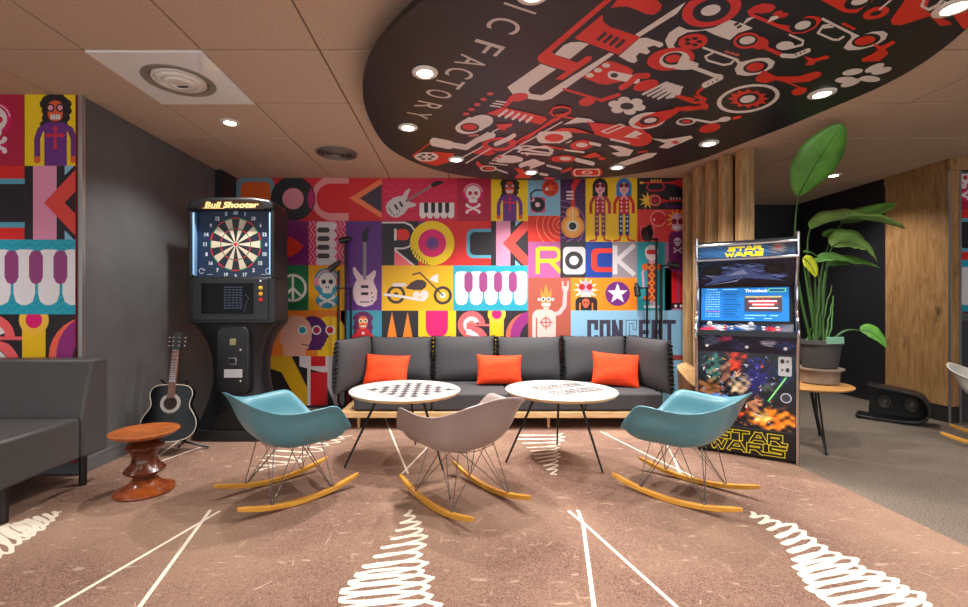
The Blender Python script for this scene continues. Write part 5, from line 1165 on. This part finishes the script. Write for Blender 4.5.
# ------------------------------------------------------------------ plant on its oak table
tc_ = (2.88, 3.76)
pt = empty('side_table', (tc_[0], tc_[1], 0), 0, 'round oak topped table behind the arcade cabinet carrying the potted plant', 'table')
MB().lathe([(.325, .478), (.34, .490), (.34, .496), (.335, .500)], 60).build('table_top', wood('amber_oak', (186, 132, 70), (216, 164, 98), 5, (.4, 3, 1), .35), pt)
for lx, ly in ((2.815, 3.43), (3.18, 3.95), (2.68, 4.0)):
    dx, dy = lx - tc_[0], ly - tc_[1]; m = MB(); m.tube([(dx * .5 - .02, dy * .5, .48), (dx, dy, .006)], .007, 8); m.tube([(dx * .5 + .03, dy * .5, .48), (dx, dy, .006)], .007, 8); m.ball((dx, dy, .009), .012, 6); m.build('leg', M_blackm, pt)
pc = (xx(819.5, 3.74), 3.74)
M_pot = mat('anthracite_pot', (66, 64, 64), .5)
pp = empty('plant_pot', (pc[0], pc[1], .501), 0, 'taupe oval planter under the dark pot on the side table', 'pot')
MB().lathe([(.115, 0), (.13, .01), (.138, .112), (.165, .118), (.165, .13), (.155, .134), (.14, .13)], 40).build('bowl', mat('taupe_pot', (128, 110, 96), .5), pp)
pl = empty('potted_plant', (pc[0], pc[1], .637), 0, 'tall large leaved green plant in a dark pot reaching up to the ceiling', 'plant')
MB().lathe([(.118, 0), (.122, .01), (.145, .19), (.160, .195), (.160, .228), (.150, .230), (.145, .20), (.01, .198)], 40).build('pot', M_pot, pl)
m = MB(); m.box(-.075, -.166, .205, .065, -.161, .262); m.build('tag', mat('mint_label', (118, 168, 140), .6), pl, bevel=.002)
M_leaf = mat('leaf_green', (92, 150, 58), .36, var=.2, scale=5, coat=.2); M_leafd = mat('leaf_dark', (88, 138, 66), .34, var=.2, scale=6, coat=.2); M_leafy = mat('leaf_yellow', (186, 196, 40), .5, var=.1, scale=8); M_stem = mat('stem_green', (56, 92, 38), .45)
def lpt(px, py, dy=0): d = pc[1] + dy; return Vector((xx(px, d) - pc[0], dy, zz(py, d) - .637))
def bez(a, b, c, t): return a * (1 - t) ** 2 + b * 2 * t * (1 - t) + c * t * t
def leaf(base, mid, tip, w, side, m_, fold=.18, root=None, wavy=.0, peak=.42, stemc=None):
    n = 22; vs = []; fs = []; side = Vector(side).normalized()
    for i in range(n + 1):
        t = i / n; p = bez(base, mid, tip, t); q = bez(base, mid, tip, min(1, t + .02)) - bez(base, mid, tip, max(0, t - .02)); q.normalize()
        s = (side - q * side.dot(q)).normalized(); nrm = q.cross(s)
        ww = w * max(.0, math.sin(PI * t ** (math.log(.5) / math.log(peak)))) ** .62 + .001
        for k in (-1, -.6, -.3, 0, .3, .6, 1):
            vs.append(p + s * ww * k + nrm * (fold * ww * abs(k) + wavy * ww * math.sin(t * 23 + k * 2) * abs(k)))
    for i in range(n):
        for k in range(6): a = i * 7 + k; fs.append((a, a + 1, a + 8, a + 7))
    b = MB(); b.add(vs, fs); o = b.build('leaf', m_, pl, angle=80); so = o.modifiers.new('thickness', 'SOLIDIFY'); so.thickness = .0025
    b = MB(); b.tube([bez(base, mid, tip, i / 10) + Vector((0, -.002, -.002)) for i in range(10)], [.006 - .0005 * i for i in range(10)], 6); b.build('midrib', M_stem, o)
    if root is not None:
        c = stemc if stemc is not None else (root + base) / 2 + Vector((0, 0, .1)); b = MB(); b.tube([bez(root, c, base, i / 12) for i in range(13)], [.012 - .0006 * i for i in range(13)], 8); b.build('stem', M_stem, pl)
R0 = Vector((-.01, 0, .2))
leaf(lpt(798, 197, -.08), lpt(812, 166, -.22), lpt(843, 123, -.38), .165, (.87, .1, -.5), M_leaf, .12, R0 + Vector((-.03, .03, 0)), .02, .56, lpt(788, 262, .03))
M_leafp = mat('leaf_pale', (136, 178, 92), .34, var=.15, scale=7, coat=.3)
leaf(lpt(810, 229, .05), lpt(846, 209, .0), lpt(905, 229, -.1), .14, (0, 1, .35), M_leafp, .45, R0, .05, .45, lpt(802, 250, .05))
leaf(lpt(842, 223, .15), lpt(866, 214, .15), lpt(897, 203, .1), .10, (0, .9, .6), M_leaf, .2, R0 + Vector((.03, .03, 0)), .02, .4, lpt(815, 250, .1))
leaf(lpt(832, 247, 0), lpt(853, 232, 0), lpt(877, 262, -.06), .13, (.25, 1, 1.1), M_leafp, .3, R0 + Vector((.02, -.03, 0)), .06, .45, lpt(819, 280, 0))
leaf(lpt(822, 236, .1), lpt(842, 232, .1), lpt(865, 238, .1), .06, (0, .8, .8), M_leafd, .3, None, .05)
leaf(lpt(828, 266, .02), lpt(848, 256, 0), lpt(880, 268, -.05), .07, (0, 1, .7), M_leaf, .3, R0 + Vector((.04, 0, 0)), .04, .4, lpt(822, 290, 0))
leaf(lpt(815, 262, -.05), lpt(834, 252, -.05), lpt(857, 266, -.08), .06, (0, 1, .8), M_leafd, .3, R0, .05, .45, lpt(814, 290, -.03))
leaf(lpt(803, 258, -.06), lpt(811, 262, -.07), lpt(816, 277, -.08), .06, (1, .2, .3), M_leafy, .15, R0 + Vector((-.03, -.02, 0)), .02, .4, lpt(806, 280, -.04))
leaf(lpt(803, 252, -.0), lpt(812, 250, -.02), lpt(822, 262, -.02), .03, (.3, .8, .3), M_leaf, .2, None)
leaf(lpt(860, 331, -.12), lpt(873, 327, -.14), lpt(887, 348, -.16), .062, (.35, .4, .9), M_leaf, .2, R0 + Vector((.08, -.05, .01)), .03, .45, lpt(842, 326, -.1))
for k in range(11):
    a = Vector((random.uniform(-.09, .09), random.uniform(-.08, .08), .2)); h = random.uniform(.18, .62)
    b = MB(); q = a + Vector((random.uniform(-.06, .08), random.uniform(-.05, .05), h)); b.tube([bez(a, (a + q) / 2 + Vector((random.uniform(-.03, .03), 0, 0)), q, i / 8) for i in range(9)], [.0085 - .0006 * i for i in range(9)], 7); b.build('stem', M_leafd if k % 2 else M_stem, pl)
MB().lathe([(.01, .2), (.148, .203)], 30).build('soil', mat('soil', (40, 30, 24), .95), pl)

# ------------------------------------------------------------------ black rounded speaker box lying on the carpet
fs_ = empty('floor_speaker', (4.33, 4.46, .0), math.atan2(-.46, .23) + .32, 'black rounded speaker box lying on the grey carpet by the oak pillar', 'speaker'); fs_.scale = (.86, 1, 1.14)
U = []
outer = [(-.33, .02), (-.20, .0), (.05, .0), (.20, .01), (.27, .05), (.305, .11), (.29, .19), (.25, .245), (.18, .27), (.05, .285), (-.2, .31), (-.22, .315)]
inner = [(-.22, .295), (-.2, .288), (.05, .262), (.17, .247), (.23, .22), (.265, .17), (.275, .115), (.245, .07), (.19, .038), (.05, .028), (-.20, .028), (-.31, .036)]
m = MB(); m.prism(outer + inner, -.13, .12, 'y'); m.build('shell', M_black, fs_, bevel=.006)
m = MB(); m.prism([(-.22, .03), (.2, .03), (.265, .08), (.28, .12), (.25, .2), (.17, .25), (-.2, .29)], .095, .115, 'y'); bp = m.build('back_plate', mat('deep_black', (10, 10, 11), .6), fs_)
for x, r in ((-.08, .055), (.15, .062)):
    m = MB(); m.X = Matrix.Translation((x, .095, .15)) @ Matrix.Rotation(PI / 2, 4, 'X'); m.lathe([(r, 0), (r, .03), (r * .85, .035), (r * .5, .012), (r * .42, .012), (r * .3, .03), (.002, .034)], 28); m.build('speaker_cone', mat('speaker_cone', (110, 104, 98), .4, .3), bp)

# ------------------------------------------------------------------ ceiling fittings and lamps
def downlight(px, py, h, label, energy, cone=125, r=.055, grp='round downlights', pos=None):
    x, y = pos if pos else ce(px, py, h); z = CH + h
    o = empty('downlight', (x, y, z), 0, label, 'ceiling light', grp)
    MB().lathe([(r * .78, -.010), (r * .86, -.013), (r * 1.3, -.008), (r * 1.32, -.001), (r * .78, -.001)], 32, ring=True).build('trim_ring', M_white, o)
    MB().lathe([(.001, -.009), (r * .78, -.009), (r * .78, -.004), (.001, -.004)], 28).build('lens', mat('lamp_lens', (255, 240, 220), .4, emit=28), o)
    ld = bpy.data.lights.new('downlight_lamp', 'SPOT'); ld.energy = energy; ld.spot_size = math.radians(cone); ld.spot_blend = .7; ld.shadow_soft_size = .045; ld.color = (1, .95, .90)
    lo = bpy.data.objects.new('downlight_lamp', ld); col.objects.link(lo); lo.parent = o; lo.location = (0, 0, -.02)
E = 120
names = [((425, 72), 'large bright downlight at the left of the black ceiling disc'), ((408, 127), 'downlight at the far left of the black ceiling disc, beyond the lettering'), ((456, 159), 'downlight at the back left edge of the black ceiling disc'), ((531, 172), 'downlight at the back of the ceiling disc above the person in purple'),
         ((617, 167), 'downlight at the back right of the black ceiling disc'), ((709, 143), 'downlight in the disc beside the oak slats'), ((822, 93), 'downlight at the right of the disc above the plant'), ((955, 6), 'brightest downlight cut by the top right corner'), ((533, -8), 'downlight of the disc just above the top edge of the picture')]
for (p, l) in names: downlight(p[0], p[1], HD - .001, l, E * (1.35 if p[1] > 120 else .9))
downlight(230, 122, H - .004, 'single downlight in the tiles beside the square air outlet', E, grp='downlights in the tiled ceiling')
# downlights added as fill for the unseen rest of the lounge
for k, (x, y) in enumerate([(-3.4, .4), (-1.8, .2), (0.2, -.6), (2.2, -.2), (3.9, .6), (-1.8, -1.8), (0.4, -2.2), (2.4, -2.0), (4.6, -1.2), (3.9, 2.4), (4.1, 4.9), (-3.6, 1.9), (3.5, 5.5)]):
    downlight(0, 0, H - .004, 'added fill downlight in the tiled ceiling of the rest of the lounge', E * (.6 if y < 1 else .8), grp='added fill downlights in the rest of the lounge', pos=(x, y))

ap = empty('air_outlet', (GX - 2 * T + T / 2, GY - T / 2, CZ), 0, 'square white ceiling panel with a large round air outlet', 'air outlet')
m = MB(); hh = T / 2 - .004
R_in = .205; seg = 64; vs = []; fs = []
for k in range(seg):
    t = 2 * PI * k / seg; c, s = math.cos(t), math.sin(t); q = hh / max(abs(c), abs(s))
    vs += [(c * R_in, s * R_in, -.012), (c * q, s * q, -.012), (c * q, s * q, .004)]
for k in range(seg):
    a, b = k * 3, ((k + 1) % seg) * 3; fs += [(a, b, b + 1, a + 1), (a + 1, b + 1, b + 2, a + 2)]
m.add(vs, fs).build('panel', mat('white_panel', (255, 252, 248), .12, coat=.5), ap, bevel=0)
MB().lathe([(R_in - .045, .0), (R_in - .04, -.012), (R_in, -.016), (R_in + .002, -.012), (R_in, -.0)], 64, ring=True).build('rim', mat('grey_rim', (150, 140, 128), .4), ap)
MB().lathe([(.155, .0), (.152, -.016), (.142, -.018), (.136, -.010), (.128, -.012), (.118, -.026), (.104, -.028), (.098, -.018), (.088, -.020), (.078, -.036), (.05, -.038), (.045, -.026), (.001, -.030)], 56).build('nozzle', mat('nozzle_white', (236, 230, 220), .2), ap)
m = MB(); m.box(-.05, .03, -.033, .06, .05, -.028); m.build('slot', M_black, ap)
MB().lathe([(.001, .003), (.21, .003), (.21, .0035), (.001, .0035)], 48).build('gap', M_black, ap)
vx, vy = ce(337, 152.5)
vg = empty('air_vent', (vx, vy, CZ - .004), 0, 'round grey ceiling vent with concentric rings', 'air vent')
MB().lathe([(.001, -.001), (.17, -.001), (.17, -.003), (.001, -.003)], 48).build('back_plate', mat('vent_dark', (52, 46, 42), .6), vg)
for r in (.19, .15, .115, .08, .045):
    MB().lathe([(r - .016, -.004), (r - .012, -.014), (r, -.010), (r + .004, -.002)], 48, ring=True).build('ring', mat('vent_grey', (128, 120, 114), .4, .3), vg)

# ------------------------------------------------------------------ ambient world light added as fill through the open rear, camera
w = bpy.data.worlds.new('World'); scn.world = w; w.use_nodes = True
w.node_tree.nodes['Background'].inputs['Color'].default_value = (.93, .97, 1, 1); w.node_tree.nodes['Background'].inputs['Strength'].default_value = 2.0
cam = bpy.data.cameras.new('camera'); co = bpy.data.objects.new('camera', cam); col.objects.link(co)
co.location = (0, 0, CH); co.rotation_euler = (PI / 2, 0, 0); cam.sensor_width = 36; cam.lens = F / 968 * 36
cam.shift_x = (484 - VX) / 968; cam.shift_y = (VY - 303.5) / 968; cam.clip_start = .05
scn.camera = co
scn.view_settings.view_transform = 'Standard'; scn.view_settings.look = 'None'; scn.view_settings.gamma = 1; scn.view_settings.exposure = 0
